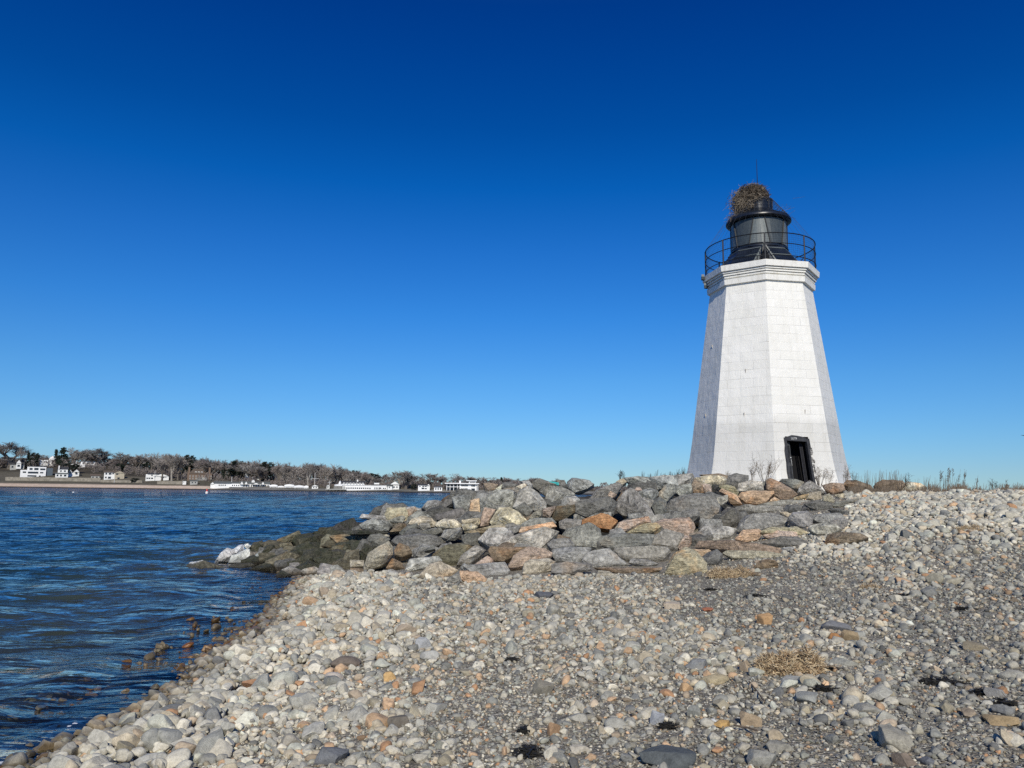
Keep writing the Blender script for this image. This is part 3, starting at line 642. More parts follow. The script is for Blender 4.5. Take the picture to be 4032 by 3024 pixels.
# letter = view it was surveyed in, colour code, lean (degrees back from upright), outline
BOULDERS = '''
E Z 55 -240,838 -180,790 0,778 120,788 280,830 365,872 330,905 -230,905 | low dark rock rimmed with ice, alone in the water
E W 25 215,740 225,700 270,640 340,590 430,600 480,650 400,770 250,765 | lumpy ice covered boulder furthest out in the water
E W 25 430,600 520,540 580,530 590,610 480,660 | small ice block with a smooth top behind the white slab
E W 20 600,525 650,515 690,550 640,600 600,560 | smallest ice covered stone against the dark mossy rocks
E W 18 380,795 420,690 640,590 670,600 710,790 600,800 | big upright white ice slab at the tip of the rocks
E Z 60 380,840 420,815 700,800 740,820 560,855 | dark ledge under the white ice slab, awash
E M 25 660,560 740,500 850,480 890,560 830,660 710,740 690,650
E I 25 740,700 800,640 850,660 830,780 760,790 | pale icy round rock between mossy black boulders
E M 25 850,640 920,530 1030,545 1040,600 960,700 880,720
E N 35 1080,450 1250,380 1390,335 1420,380 1360,470 1200,500 1080,510
E N 30 1110,520 1260,495 1300,550 1200,575 1120,560
E M 40 1300,580 1420,530 1560,500 1680,600 1560,620 1400,680 1310,640
E N 40 880,860 930,750 1080,680 1300,640 1400,700 1280,780 1100,860
E M 40 1250,800 1450,700 1690,620 1710,830 1560,850 1400,850
E M 30 1400,450 1650,370 1780,390 1700,520 1560,560 1420,520
E N 20 1690,640 1720,450 1790,380 1900,400 1940,500 1800,620
E M 35 1600,350 1800,300 1890,270 1880,380 1700,400
E K 25 1890,260 1960,210 2080,190 2180,140 2230,250 2210,330 2000,400 1900,340
E N 45 1830,600 1950,520 2212,460 2260,580 2000,610
E M 15 1730,650 1850,620 2000,640 1960,750 1800,810 1740,780
E N 15 1990,840 2060,650 2250,600 2260,800 2140,850
E S 55 1140,900 1250,840 1420,900 1480,970 1330,990 1200,960
E K 40 990,1040 1140,890 1330,990 1160,1040
E D 45 1260,800 1380,790 1440,850 1420,900 1260,850
E S 55 1420,900 1620,850 1690,890 1660,920 1500,970
E S 50 1670,920 1720,790 1800,850 2000,870 2110,950 2000,1000 1750,960
E T 35 1360,1120 1400,1030 1500,1005 1560,1090 1430,1140 | tan grey stone standing clear on the pebbles near the waterline
A G 25 370,280 400,228 530,240 700,260 710,300 560,260
A G 30 370,360 540,280 700,320 770,360 720,430 600,450 420,410
A Y 20 680,240 710,155 840,160 940,150 970,220 960,340 900,340 720,300
A S 15 720,310 890,250 930,270 900,340 730,340
A P 35 960,170 1060,140 1080,180 970,260
A G 25 960,340 970,270 1100,175 1220,210 1320,270 1310,300 1100,260 1000,310
A C 35 970,360 1010,290 1150,250 1260,280 1310,330 1290,380 1100,390
A G 22 1140,160 1210,70 1300,55 1400,70 1390,180 1330,250 1250,200
A D 20 1390,180 1400,100 1440,40 1520,60 1560,120 1480,140
A D 28 1320,260 1330,230 1630,150 1710,220 1700,250 1580,310 1330,300
A G 25 1520,20 1600,-10 1760,0 1760,150 1700,220 1560,150
A C 35 1310,340 1420,285 1550,300 1650,370 1600,400 1440,400 1320,380
A C 50 1640,360 1760,350 1840,380 1800,410 1660,420
A C 45 1640,310 1850,280 1870,320 1850,360 1650,350
A B 35 740,450 850,340 940,350 960,390 880,440
A D 40 860,460 960,370 1080,350 1060,430 900,500
A S 25 1080,390 1140,340 1240,350 1250,400 1160,430
A D 40 770,560 830,500 1100,470 1320,490 1400,580 1290,620 1170,700 1020,710 900,600
A D 45 1100,480 1180,430 1380,405 1400,450 1310,490
A S 35 1380,510 1420,430 1620,400 1640,450 1460,530
A D 10 1450,570 1500,500 1640,410 1640,500 1560,560
A D 15 1160,690 1280,610 1300,670 1180,710
A B 30 780,700 860,590 980,640 1020,720 900,760 800,740
A T 8 410,960 410,890 470,720 590,640 720,580 770,650 770,740 700,840 620,890 520,900 | tall leaf shaped grey slab standing upright on its edge
A B 25 700,900 780,780 880,830 930,910 740,920
A U 30 940,930 990,790 1340,760 1390,810 1200,880 1180,900 1000,940
A T 30 1100,1010 1240,850 1380,815 1600,930 1500,1000 1300,1030 | pyramid shaped tan grey boulder at the front edge of the rock pile
A N 48 1270,750 1400,660 1650,590 1750,620 1600,790 1420,820 1290,790
A U 40 1590,850 1640,730 1820,610 1940,690 1880,740 1750,850 1640,850
A P 30 1780,870 1960,750 2020,790 2000,840 1850,905
A D 50 1650,560 1640,490 1850,460 1840,520 1960,600 1700,610
A S 45 1620,880 1660,840 1820,920 1900,1000 1700,960
A O 25 1560,1010 1620,940 1830,950 1950,1040 1880,1080 1730,1095 | pale fractured boulder with a ragged pinkish underside, among the pebbles
A S 15 1440,1060 1600,940 1570,1030 1640,1080 1500,1110
A S 50 840,980 900,940 1010,950 1040,980 960,1000
A N 20 130,880 200,680 260,680 250,880
A T 25 250,800 420,810 420,880 250,890
A B 25 250,900 400,910 420,970 380,990 250,960
A M 40 0,680 80,600 330,560 340,620 180,690
A D 30 420,580 500,490 620,470 740,540 640,640 520,620
A M 35 380,680 430,590 560,650 480,720 460,760
A N 45 0,500 200,480 480,480 420,540 100,580
A K 30 160,440 500,420 730,460 640,480 240,490
A S 55 0,890 120,880 210,980 20,1010
A B 50 150,1000 280,970 390,1010 200,1040
A U 55 530,980 640,940 830,940 830,970 640,1010
B U 22 740,480 820,260 930,200 1060,300 1160,430 1160,520 1000,540 880,420
B D 10 740,500 880,420 990,530 920,640 840,590
B C 25 430,680 540,500 680,470 820,560 910,660 800,740 600,720 460,710
B P 15 310,730 320,630 360,490 500,520 420,660 420,720
B G 25 400,330 500,260 700,250 800,300 740,480 520,490 400,420
B O 12 150,570 170,400 290,370 300,450 310,570 240,590
B G 25 290,370 390,380 520,470 500,520 360,500 310,560
B D 30 570,240 600,170 690,150 800,200 690,240 620,255
B V 30 500,250 600,180 570,265 | cream white wedge on the crest nearest the far modern building
B V 40 770,215 900,165 920,200 850,250 | bright cream white slab on the crest of the rock pile
B D 20 980,150 1080,110 1300,180 1330,200 1200,200 1060,260 1000,220
B D 10 1060,270 1190,200 1190,290 1150,350 1090,300
B G 30 1160,370 1200,210 1350,210 1520,290 1540,320 1300,380 1280,460 1180,470
B G 20 1430,150 1500,100 1720,130 1780,180 1700,240 1540,290 1450,240
B D 20 1290,130 1400,130 1450,230 1360,230 1300,180
B S 45 1300,430 1380,350 1540,340 1600,380 1540,450 1330,450
B N 15 1240,640 1250,590 1300,470 1530,460 1530,550 1400,640 1280,660
B T 30 930,640 990,560 1100,520 1090,600 1000,650
B P 25 1090,590 1120,510 1290,470 1280,500 1210,620
B D 18 1540,540 1550,440 1640,380 1800,370 2000,360 2090,430 2040,570 1900,580 1700,610
B P 40 1800,260 1990,270 2080,320 2020,360 1900,300
B S 50 830,710 1040,615 1230,620 1290,680 1130,710 850,760
B O 15 815,810 840,745 1240,680 1290,740 1180,780 860,820 | long slab with a smooth rust orange front face
B S 40 1330,680 1420,630 1620,650 1600,710 1440,770 1340,750
B R 20 1580,700 1640,640 1880,570 1960,580 2090,660 1990,780 1900,720 1650,730 | strong rust orange boulder under the biggest dark boulders
B U 45 550,970 650,890 830,820 1260,770 1320,800 1240,870 1090,1000 700,1000
B S 45 1360,860 1430,770 1780,720 1860,760 1880,870 1860,900 1800,980 1520,970
B S 50 1180,960 1260,900 1480,900 1530,980 1400,1010 1230,1010
B S 40 1240,1100 1250,1030 1500,1000 1740,1010 1690,1110 1540,1200 1290,1170
B P 35 680,1250 760,1100 930,990 1150,1010 1240,1080 1230,1130 1080,1160 880,1250 760,1270
B T 25 870,1340 890,1210 960,1170 1210,1150 1280,1200 1230,1310 960,1360
B D 12 1250,1340 1250,1230 1430,1200 1700,1210 1760,1240 1760,1310 1560,1340 1400,1390
B S 35 1680,1100 1760,1050 1990,1020 2130,1150 2230,1230 2100,1250 1780,1250 1640,1180
B B 25 400,1050 440,1000 900,1010 870,1060 720,1140 600,1190 470,1180
B U 48 270,890 400,810 720,800 730,850 560,970 420,980
B Y 40 140,800 600,700 630,740 600,800 250,830
B S 35 720,760 820,720 810,800 740,830 620,800 640,770
B S 40 90,1240 340,1290 620,1190 690,1320 640,1380 400,1390 200,1330
B B 25 340,180 420,165 540,190 500,260 390,330 370,270
B G 25 820,150 930,130 980,190 960,260 900,200
C G 20 380,490 500,300 600,230 700,280 820,450 900,560 950,640 860,660 640,620 500,580
C D 12 890,470 930,390 990,350 1080,410 1060,540 1090,620 960,650
C S 30 980,290 1060,200 1200,200 1200,290 1090,400 990,340
C D 20 1070,500 1130,390 1280,330 1480,300 1680,330 1760,460 1740,540 1650,620 1470,680 1350,610 1100,610 | biggest dark grey boulder with white veins, below the tower
C G 25 700,290 850,230 960,260 980,300 900,420 830,470 780,400
C G 25 1210,210 1400,170 1420,290 1270,340 1210,290
C B 20 1400,200 1440,110 1540,180 1560,290 1480,310 1420,290
C P 15 1540,180 1640,190 1660,300 1560,290
C C 60 1450,110 1620,90 1850,90 1860,120 1560,170
C B 45 1500,60 1780,45 1870,70 1860,110 1620,85
C K 20 1660,290 1680,190 1760,190 1760,230 1700,300
C U 25 1740,360 1880,320 1880,400 1800,460 1750,420
C P 25 440,820 450,680 560,650 830,605 880,690 700,730 480,820
C Y 40 480,820 660,720 940,690 1000,730 900,800 740,820
C P 35 890,690 1020,640 1370,610 1440,690 1450,760 1390,860 1320,820 1030,780 1000,720
C D 45 200,880 330,830 650,820 920,830 850,940 860,970 540,1000 330,1000 180,960
C S 45 860,960 870,880 1030,790 1290,820 1310,860 1260,950 1210,1020 1080,1000
C P 45 1270,950 1320,850 1400,870 1380,910 1230,1000
C S 50 390,1061 400,1010 1080,1000 1120,1060 1030,1140 860,1160 600,1150 500,1130
C S 35 590,1210 620,1160 860,1170 970,1230 820,1250
C B 35 140,1280 300,1270 1010,1270 990,1310 800,1350 580,1360 430,1340
C T 30 150,1400 190,1310 320,1320 440,1380 310,1420
C Y 50 1070,1320 1120,1170 1180,1080 1330,1000 1450,1040 1600,1200 1610,1280 1480,1350 | broad olive stained slab at the foot of the pile
C O 45 1380,1030 1640,1040 1660,1070 1500,1160 1430,1120
C D 40 1480,1180 1600,1080 1740,1040 1800,1090 1740,1200 1600,1230
C U 35 1450,870 1540,740 1640,720 1900,740 1980,770 1900,860 1700,910 1500,910
C S 30 -10,500 160,250 430,170 500,200 420,320 300,300 100,330
C G 25 500,110 700,75 830,90 960,240 850,220 700,200
C G 25 830,90 1000,70 1200,60 1230,200 1100,190 960,250
C G 35 1200,60 1420,40 1450,110 1400,170 1220,200
C T 30 390,200 420,150 500,110 560,150 480,200
C P 40 650,260 690,225 740,230 760,270
D B 38 -30,890 20,815 400,810 640,850 960,900 980,960 900,975 500,950 250,920 | longest log like brownish slab at the foot of the pile
D O 30 470,300 500,260 620,240 870,240 870,270 780,370 690,390 560,370 | smooth warm tan orange boulder below the lighthouse
D O 25 840,340 880,310 950,350 900,370 820,370
D O 12 240,250 270,215 440,290 490,390 370,390 330,300
D Y 35 240,190 330,170 420,190 470,250 460,285 400,280
D U 25 460,240 480,150 600,120 740,130 755,230 700,240 520,250
D B 22 800,230 800,120 840,95 960,140 1100,230 1150,290 1050,340 960,330 880,260
D D 25 730,150 790,120 790,170 760,190
D D 40 940,130 970,105 1140,105 1220,130 1160,210 1080,200
D G 28 1150,270 1170,200 1290,120 1380,170 1470,250 1400,280 1300,290
D Y 35 1100,320 1290,270 1280,290 1190,340 1120,345
D T 25 1270,330 1300,260 1420,250 1430,330 1380,350
D T 30 1440,300 1520,270 1580,350 1560,385 1450,350
D B 35 1440,180 1530,150 1680,155 1700,230 1560,270 1470,230
D C 40 1570,290 1690,270 1690,310 1650,330
D S 48 700,400 930,360 1260,350 1250,390 950,410 800,410
D S 52 430,460 440,420 960,420 970,460 700,490 500,470
D D 40 170,640 330,430 440,440 430,480 490,500 480,570 420,620 300,660
D S 48 440,680 500,560 560,510 900,510 1030,560 1000,610 740,640 560,700
D D 25 980,450 1030,400 1190,410 1200,460 1180,490 1020,490
D D 25 1200,440 1220,400 1300,440 1300,470 1200,475
D D 35 1230,400 1380,350 1560,380 1550,440 1380,460 1290,430
D D 40 1560,410 1600,365 1700,350 1860,330 1850,370 1700,400 1640,420
D D 40 1510,460 1560,440 1760,470 1760,500 1680,520
D D 20 1680,540 1690,480 1750,480 1760,540
D C 35 950,490 1010,480 1080,510 1040,545
D S 45 1030,570 1100,500 1260,480 1330,530 1320,610 1270,660 1180,640
D S 50 1300,560 1330,520 1640,500 1700,540 1560,600 1400,600
D S 45 1520,600 1620,560 1740,570 1730,630 1660,690 1600,640
D U 35 1280,680 1310,640 1480,600 1600,630 1660,680 1640,690 1510,740 1380,740
D B 35 1470,850 1500,740 1690,720 1900,740 1960,780 1800,830 1680,860
D V 40 770,670 830,640 880,650 880,670
D Y 45 740,710 800,670 1120,650 1260,710 1290,740 1130,760 1100,720
D O 30 440,790 520,700 700,680 750,730 700,800 560,830
D P 30 740,740 900,700 1130,720 1140,770 820,790 760,770
D D 48 740,840 860,790 1150,770 1270,840 1180,880 950,870
D T 45 290,960 330,935 520,940 980,970 1010,1010 700,1020 400,1020
D S 45 940,920 1080,890 1130,910 1040,940 980,940
D B 45 640,1130 700,1060 790,1030 880,1040 920,1080 760,1130 | smooth brown grey hump of rock sunk in gravel beside the straw
D B 25 1680,170 1730,115 1830,115 2000,170 2040,230 1980,240 1800,210
D B 25 2050,200 2080,150 2130,110 2250,120 2290,200
R V 30 680,630 720,570 760,540 900,560 960,600 860,640 | pale striped boulder among the dry weeds
R B 30 390,590 430,545 560,520 700,530 740,570 690,620 560,640
R R 30 1240,640 1280,600 1400,610 1430,660 1300,690 | rust red stone on the pebble ridge among the weeds
R B 30 1400,690 1430,650 1540,640 1560,690
R D 25 1550,690 1560,650 1640,640 1640,695
R S 30 1080,690 1110,650 1220,640 1260,690
R Y 30 760,700 800,650 870,650 890,700
'''
ROCKC = {'W': (.62, .63, .63), 'Z': (.06, .06, .05), 'I': (.33, .36, .37), 'M': (.068, .068, .050), 'N': (.135, .128, .096), 'K': (.055, .054, .052), 'D': (.150, .152, .146), 'S': (.24, .24, .232), 'U': (.31, .305, .285),  # the black code also carries the dark shadow on one tip rock
         'G': (.235, .238, .23), 'T': (.33, .305, .25), 'C': (.42, .385, .30), 'Y': (.34, .32, .235), 'P': (.385, .315, .27), 'O': (.44, .335, .235), 'R': (.35, .205, .11), 'B': (.215, .175, .135), 'V': (.62, .58, .49)}
CWORD = {'W': 'white ice covered', 'Z': 'black wet', 'I': 'icy pale', 'M': 'mossy black green', 'N': 'olive stained', 'K': 'black', 'D': 'dark slate', 'S': 'flat slate grey', 'U': 'light grey', 'G': 'mottled grey', 'T': 'tan grey', 'C': 'cream', 'Y': 'yellowish grey', 'P': 'pinkish', 'O': 'orange tan', 'R': 'rust orange', 'B': 'brownish', 'V': 'cream white'}
def rock_material(kind):
    m = mat('rock_' + kind); h = N(m); t = h.n('ShaderNodeTexCoord').outputs['Object']; oi = h.n('ShaderNodeObjectInfo')
    base = oi.outputs['Color']
    off = h.n('ShaderNodeCombineXYZ'); r9 = h.math('MULTIPLY', oi.outputs['Random'], 37.0); h.l(r9, off.inputs[0]); h.l(r9, off.inputs[1])
    va = h.n('ShaderNodeVectorMath', operation='ADD'); h.l(t, va.inputs[0]); h.l(off.outputs[0], va.inputs[1]); v = va.outputs[0]
    lowf = h.noise(v, 1.1, 4, .6, .4); mid = h.noise(v, 3.4, 6, .70, .7); fine = h.noise(v, 13, 5, .72)
    c = h.mixc(1.0, base, h.rampv(lowf, [(.3, .72), (.5, 1.0), (.7, 1.28)]), 'MULTIPLY')
    c = h.mixc(1.0, c, h.rampv(fine, [(.32, .50), (.5, 1.0), (.68, 1.6)]), 'MULTIPLY')
    ht = h.math('ADD', h.math('MULTIPLY', mid, .13), h.math('MULTIPLY', fine, .04))
    rough = .88
    if kind == 'mottled':
        c = h.mixc(1.0, c, h.rampv(mid, [(.36, .48), (.5, .95), (.64, 1.6)]), 'MULTIPLY')
        ve = h.n('ShaderNodeTexVoronoi', feature='DISTANCE_TO_EDGE'); ve.inputs['Scale'].default_value = 2.6
        wv = h.n('ShaderNodeTexNoise'); wv.inputs['Scale'].default_value = 2.5; h.l(v, wv.inputs['Vector'])
        vx = h.n('ShaderNodeVectorMath', operation='ADD'); h.l(v, vx.inputs[0]); h.l(wv.outputs['Color'], vx.inputs[1]); h.l(vx.outputs[0], ve.inputs['Vector'])
        vein = h.math('MULTIPLY', h.rampv(ve.outputs['Distance'], [(.0, .85), (.045, 0.0)]), h.rampv(h.noise(v, 2.2, 3), [(.42, 0.0), (.56, 1.0)]))
        c = h.mixc(vein, c, (.50, .50, .46))
    elif kind == 'slate':
        st = h.noise(h.mapping(v, (1, 1, 7), (.25, .1, 0)), 3.2, 5, .6, .5)
        c = h.mixc(1.0, c, h.rampv(st, [(.3, .74), (.5, 1.0), (.7, 1.22)]), 'MULTIPLY')
        rust = h.rampv(h.noise(v, 1.1, 4, .55), [(.58, 0.0), (.72, .65)])
        c = h.mixc(rust, c, h.mixc(1.0, c, (1.35, 1.0, .68), 'MULTIPLY'))
        ht = h.math('ADD', ht, h.math('MULTIPLY', st, .04))
    elif kind == 'layered':
        st = h.noise(h.mapping(v, (1.2, 1.2, 9), (.35, -.2, 0)), 2.6, 5, .62, 1.1)
        c = h.mixc(1.0, c, h.rampv(st, [(.28, (.58, .55, .52)), (.48, (1, 1, 1)), (.7, (1.25, 1.2, 1.12))]), 'MULTIPLY')
        stain = h.rampv(h.noise(v, 1.7, 4, .6), [(.52, 0.0), (.68, .8)])
        c = h.mixc(stain, c, h.mixc(1.0, c, (1.25, .9, .62), 'MULTIPLY'))
        ht = h.math('ADD', ht, h.math('MULTIPLY', st, .06))
    elif kind == 'mossy':
        c = h.mixc(h.rampv(h.noise(v, 4.5, 5, .7), [(.45, 0.0), (.62, .85)]), c, (.042, .048, .026))
        c = h.mixc(h.rampv(h.noise(v, 9, 4, .7), [(.62, 0.0), (.72, .5)]), c, (.30, .29, .24))
        rough = .62; ht = h.math('ADD', ht, h.math('MULTIPLY', h.noise(v, 14, 5, .7), .04))
    elif kind == 'ice':
        z = h.n('ShaderNodeSeparateXYZ'); h.l(h.n('ShaderNodeNewGeometry').outputs['Position'], z.inputs[0])
        low = h.rampv(h.math('ADD', z.outputs['Z'], h.math('MULTIPLY', h.noise(v, 4, 3), .25)), [(.12, 1.0), (.34, 0.0)])
        c = h.mixc(h.math('MULTIPLY', low, .75), c, (.16, .165, .16)); c = h.mixc(h.rampv(h.noise(v, 3.2, 5, .7), [(.5, 0.0), (.7, .55)]), c, (.36, .38, .39)); rough = .45
    elif kind == 'rimed':
        tp = h.n('ShaderNodeSeparateXYZ'); h.l(t, tp.inputs[0])
        f = h.rampv(h.math('ADD', h.math('MULTIPLY', tp.outputs['X'], -.9), h.math('ADD', h.math('MULTIPLY', tp.outputs['Z'], 2.6), h.math('MULTIPLY', h.noise(v, 4, 4, .7), .9))), [(.85, 0.0), (1.25, 1.0)])
        c = h.mixc(f, c, (.66, .67, .66)); rough = .6
    # splashed rocks by the water are darker low down
    if kind in ('mossy', 'slate', 'mottled', 'layered'):
        c, r_ = wet(h, c, rough); rough = r_
    h.principled(c, rough, h.bump(ht, 1.0, 1.0), spec=.3); return m
RK = {k: rock_material(k) for k in ('mottled', 'slate', 'layered', 'mossy', 'ice', 'rimed')}
FAM = {'W': 'ice', 'I': 'ice', 'Z': 'rimed', 'M': 'mossy', 'N': 'layered', 'K': 'mossy', 'D': 'slate', 'S': 'slate', 'U': 'mottled', 'G': 'mottled', 'T': 'slate', 'C': 'mottled', 'Y': 'layered', 'P': 'layered', 'O': 'layered', 'R': 'layered', 'B': 'layered', 'V': 'layered'}
def craggy(bm, size, seed, amp=.03, L=.13, iters=3):
    for _ in range(iters):
        bmesh.ops.triangulate(bm, faces=[f for f in bm.faces if len(f.verts) > 3])
        e = [e for e in bm.edges if e.calc_length() > L * size]
        if not e: break
        bmesh.ops.subdivide_edges(bm, edges=e, cuts=1)
    bmesh.ops.triangulate(bm, faces=[f for f in bm.faces if len(f.verts) > 3])
    bm.normal_update()
    o = Vector((seed * 3.7, seed * 1.3, seed * .7)); f1 = 2.2 / size; f2 = 6.5 / size
    for v in bm.verts:
        d = mnoise.noise(v.co * f1 + o) * .45 + mnoise.noise(v.co * f2 + o) * .45 + mnoise.noise(v.co * f2 * 2.3 + o) * .45
        d2 = abs(mnoise.noise(v.co * f1 * 1.5 - o))
        v.co += v.normal * (d - max(0, .35 - d2) * 1.1) * amp * size
def rock_from_outline(pts, tilt, seed, bottom, thick=None):
    """a solid rock whose broad face has the surveyed outline; returns mesh and origin"""
    r = random.Random(seed); px = np.array([p[0] for p in pts], float); py = np.array([p[1] for p in pts], float)
    cx, cy = px.mean(), py.mean(); dep = float(mound_depth(np.array([cx]), np.array([cy]))[0]) if thick is None else thick
    
    if thick is None:                      # never behind the beach that rises in front of it
        dep = min(dep, bottom + .12 - .3 * float(smooth(2600, 2800, cx)))
    c = Vector(at_depth(cx, cy, dep)[0]); view = (Vector((0, 0, EYE)) - c).normalized(); fl_ = Vector((view.x, view.y, 0)).normalized()
    yaw = rad(r.uniform(-24, 24)); n = Matrix.Rotation(yaw, 3, 'Z') @ fl_; n = (n * math.cos(rad(tilt)) + Vector((0, 0, 1)) * math.sin(rad(tilt))).normalized()
    gr = 1.09 if cx < 1400 else 1.06; px = cx + (px - cx) * gr; py = cy + (py - cy) * gr
    P = []
    for d in rays(px, py):
        d = Vector(d); den = d.dot(n); t = (c - Vector((0, 0, EYE))).dot(n) / den; P.append(Vector((0, 0, EYE)) + d * t)
    c = sum(P, Vector()) / len(P); size = max((p - c).length for p in P) * 2
    u = Vector((0, 0, 1)).cross(n).normalized(); w_ = max(p.dot(u) for p in P) - min(p.dot(u) for p in P); v_ = n.cross(u); hgt = max(p.dot(v_) for p in P) - min(p.dot(v_) for p in P)
    T = min(w_, hgt) * r.uniform(.55, .8)
    bm = bmesh.new()
    for p in P:
        q = p - c; bm.verts.new(q - n * T * r.uniform(.05, .16))
        bm.verts.new(q * r.uniform(.78, .97) + n * T * r.uniform(.0, .10))
        bm.verts.new(q * r.uniform(.72, .9) - n * T - Vector((0, 0, .1 * T)))
    for _ in range(r.choice((2, 2, 3))):                 # a few proud points break the face into facets
        q = (P[r.randrange(len(P))] - c) * r.uniform(.1, .62); bm.verts.new(q + n * min(w_, hgt) * r.uniform(.12, .42))
    bmesh.ops.convex_hull(bm, input=bm.verts[:])
    bmesh.ops.delete(bm, geom=[v for v in bm.verts if not v.link_faces], context='VERTS')
    bmesh.ops.dissolve_limit(bm, angle_limit=rad(9), verts=bm.verts[:], edges=bm.edges[:])
    bmesh.ops.bevel(bm, geom=bm.edges[:], offset=size * .005, segments=1, affect='EDGES', clamp_overlap=True)
    return bm, c, size, w_, hgt
ORD = ['first', 'second', 'third', 'fourth', 'fifth', 'sixth', 'seventh', 'eighth', 'ninth', 'tenth', 'eleventh', 'twelfth', 'thirteenth', 'fourteenth', 'fifteenth', 'sixteenth', 'seventeenth', 'eighteenth', 'nineteenth', 'twentieth']
recs = []
_L = [q.partition('|')[0].split() for q in BOULDERS.strip().split('\n')]
_O = [[(CROPS[t[0]][0] + float(a.split(',')[0]) * CROPS[t[0]][2], CROPS[t[0]][1] + float(a.split(',')[1]) * CROPS[t[0]][2]) for a in t[3:]] for t in _L]
_BOT = ground_hit([np.mean([p[0] for p in o_]) for o_ in _O], [max(p[1] for p in o_) - 2 for o_ in _O], 0.0)[1]
for li, line in enumerate(q for q in BOULDERS.strip().split('\n')):
    body, _, lab = line.partition('|'); tk = body.split(); cx0, cy0, sc = CROPS[tk[0]]
    pts = [(cx0 + float(a.split(',')[0]) * sc, cy0 + float(a.split(',')[1]) * sc) for a in tk[3:]]
    bm, c, size, w_, hgt = rock_from_outline(pts, float(tk[2]), li + 1, float(_BOT[li]))
    ice = tk[1] in 'WI'
    craggy(bm, size, li + 1, .02 if ice else (.026 if tk[1] in 'MNGCKPY' else .013), .11 if size > 1.0 else .15)
    me = bpy.data.meshes.new('boulder'); bm.to_mesh(me); bm.free()
    cx, cy = np.mean([p[0] for p in pts]), np.mean([p[1] for p in pts]); s_ = float(mound_s(cx, cy))
    noun = 'slab' if w_ > 2.3 * hgt else ('block' if w_ < .9 * hgt else 'boulder')
    o = link('rock_slab' if noun == 'slab' else 'boulder', me, RK[FAM[tk[1]]])
    o.location = c; k = ROCKC[tk[1]]; jr_ = random.Random(li); f = jr_.uniform(.86, 1.14); o.color = (min(k[0] * f * 1.42 * jr_.uniform(.96, 1.04), .8), min(k[1] * f * 1.36, .8), min(k[2] * f * 1.23 * jr_.uniform(.95, 1.05), .8), 1)
    row = 'beside the dry weeds on the pebble ridge' if tk[0] == 'R' else ('on the seaward tip of the rock pile' if tk[0] == 'E' or cx < 1420 else ('along the crest of the rock pile' if s_ > .74 else ('in the upper tier of the rock pile' if s_ > .48 else ('in the lower tier of the rock pile' if s_ > .22 else 'along the foot of the rock pile'))))
    recs.append((o, tk[1], noun, row, cx, lab.strip(), s_))
    o['group'] = 'boulders of the rock pile'; o['category'] = 'rock'
cnt = {}
for q in recs: 
    if not q[5]: cnt.setdefault((q[1], q[2], q[3]), []).append(q)
for (c_, noun, row), L in cnt.items():
    L.sort(key=lambda q: q[4])
    for i, q in enumerate(L):
        q[0]['label'] = f'{CWORD[c_]} {noun} {row}' if len(L) == 1 else f'{ORD[i]} {CWORD[c_]} {noun} from the water, {row}'
for q in recs:
    if q[5]: q[0]['label'] = q[5]
# stones that fill the gaps behind the front ones
fr2 = random.Random(55)
def filler(cx, cy, w_, h_, code, label, group, push):
    na = fr2.randint(5, 7); a0 = fr2.random() * 6.28
    pts = [(cx + w_ / 2 * math.cos(a0 + i * 6.283 / na + fr2.uniform(-.25, .25)) * fr2.uniform(.8, 1.1), cy + h_ / 2 * math.sin(a0 + i * 6.283 / na + fr2.uniform(-.25, .25)) * fr2.uniform(.8, 1.1)) for i in range(na)]
    sd_ = fr2.randrange(9999); d = float(mound_depth(np.array([cx]), np.array([cy]))[0]) + push
    bm, c, size, ww, hh_ = rock_from_outline(pts, fr2.uniform(10, 40), sd_, 0, d); craggy(bm, size, sd_ % 97, .045, .16)
    me = bpy.data.meshes.new('boulder'); bm.to_mesh(me); bm.free(); o = link('boulder', me, RK[FAM[code]]); o.location = c; k = ROCKC[code]; f = fr2.uniform(.8, 1.1); o.color = (k[0] * f * 1.12, k[1] * f * 1.08, k[2] * f, 1); tag(o, label, 'rock', group)
for i in range(40):
    cx = 985 + 450 * (i + fr2.random()) / 40; lo_, hi_ = float(ip(FOOT, cx)), float(ip(CREST, cx)); cy = lo_ + (hi_ - lo_) * fr2.uniform(.12, .86)
    filler(cx, cy, fr2.uniform(90, 150), fr2.uniform(44, 72), fr2.choice('MMNKMD'), 'dark mossy stone wedged behind the front rocks at the seaward tip', 'wedged mossy stones at the tip', .35)
for i in range(70):
    cx = 1430 + 1500 * (i + fr2.random()) / 70; lo_, hi_ = float(ip(FOOT, cx)), float(ip(CREST, cx)); cy = lo_ + (hi_ - lo_) * fr2.uniform(.25, .93)
    filler(cx, cy, fr2.uniform(80, 150), fr2.uniform(50, 90), fr2.choice('GDSGDUB'), 'grey stone wedged in the gaps behind the front boulders', 'wedged grey stones of the pile', .6)
# scrap of turquoise cloth caught on the crest
def quad_cloth():
    b = MB(); P = at_depth(np.array([2160, 2178, 2201, 2200, 2186, 2166]), np.array([1898, 1899, 1903, 1911, 1909, 1903]), 21.0)
    b.prism([Vector(p) for p in P], (0.0, .03, .02)); o = b.build('cloth_scrap', simple('turquoise_cloth', (.05, .42, .40), .8, .3, 9)); return tag(o, 'scrap of turquoise cloth caught among the crest boulders', 'cloth')
quad_cloth()
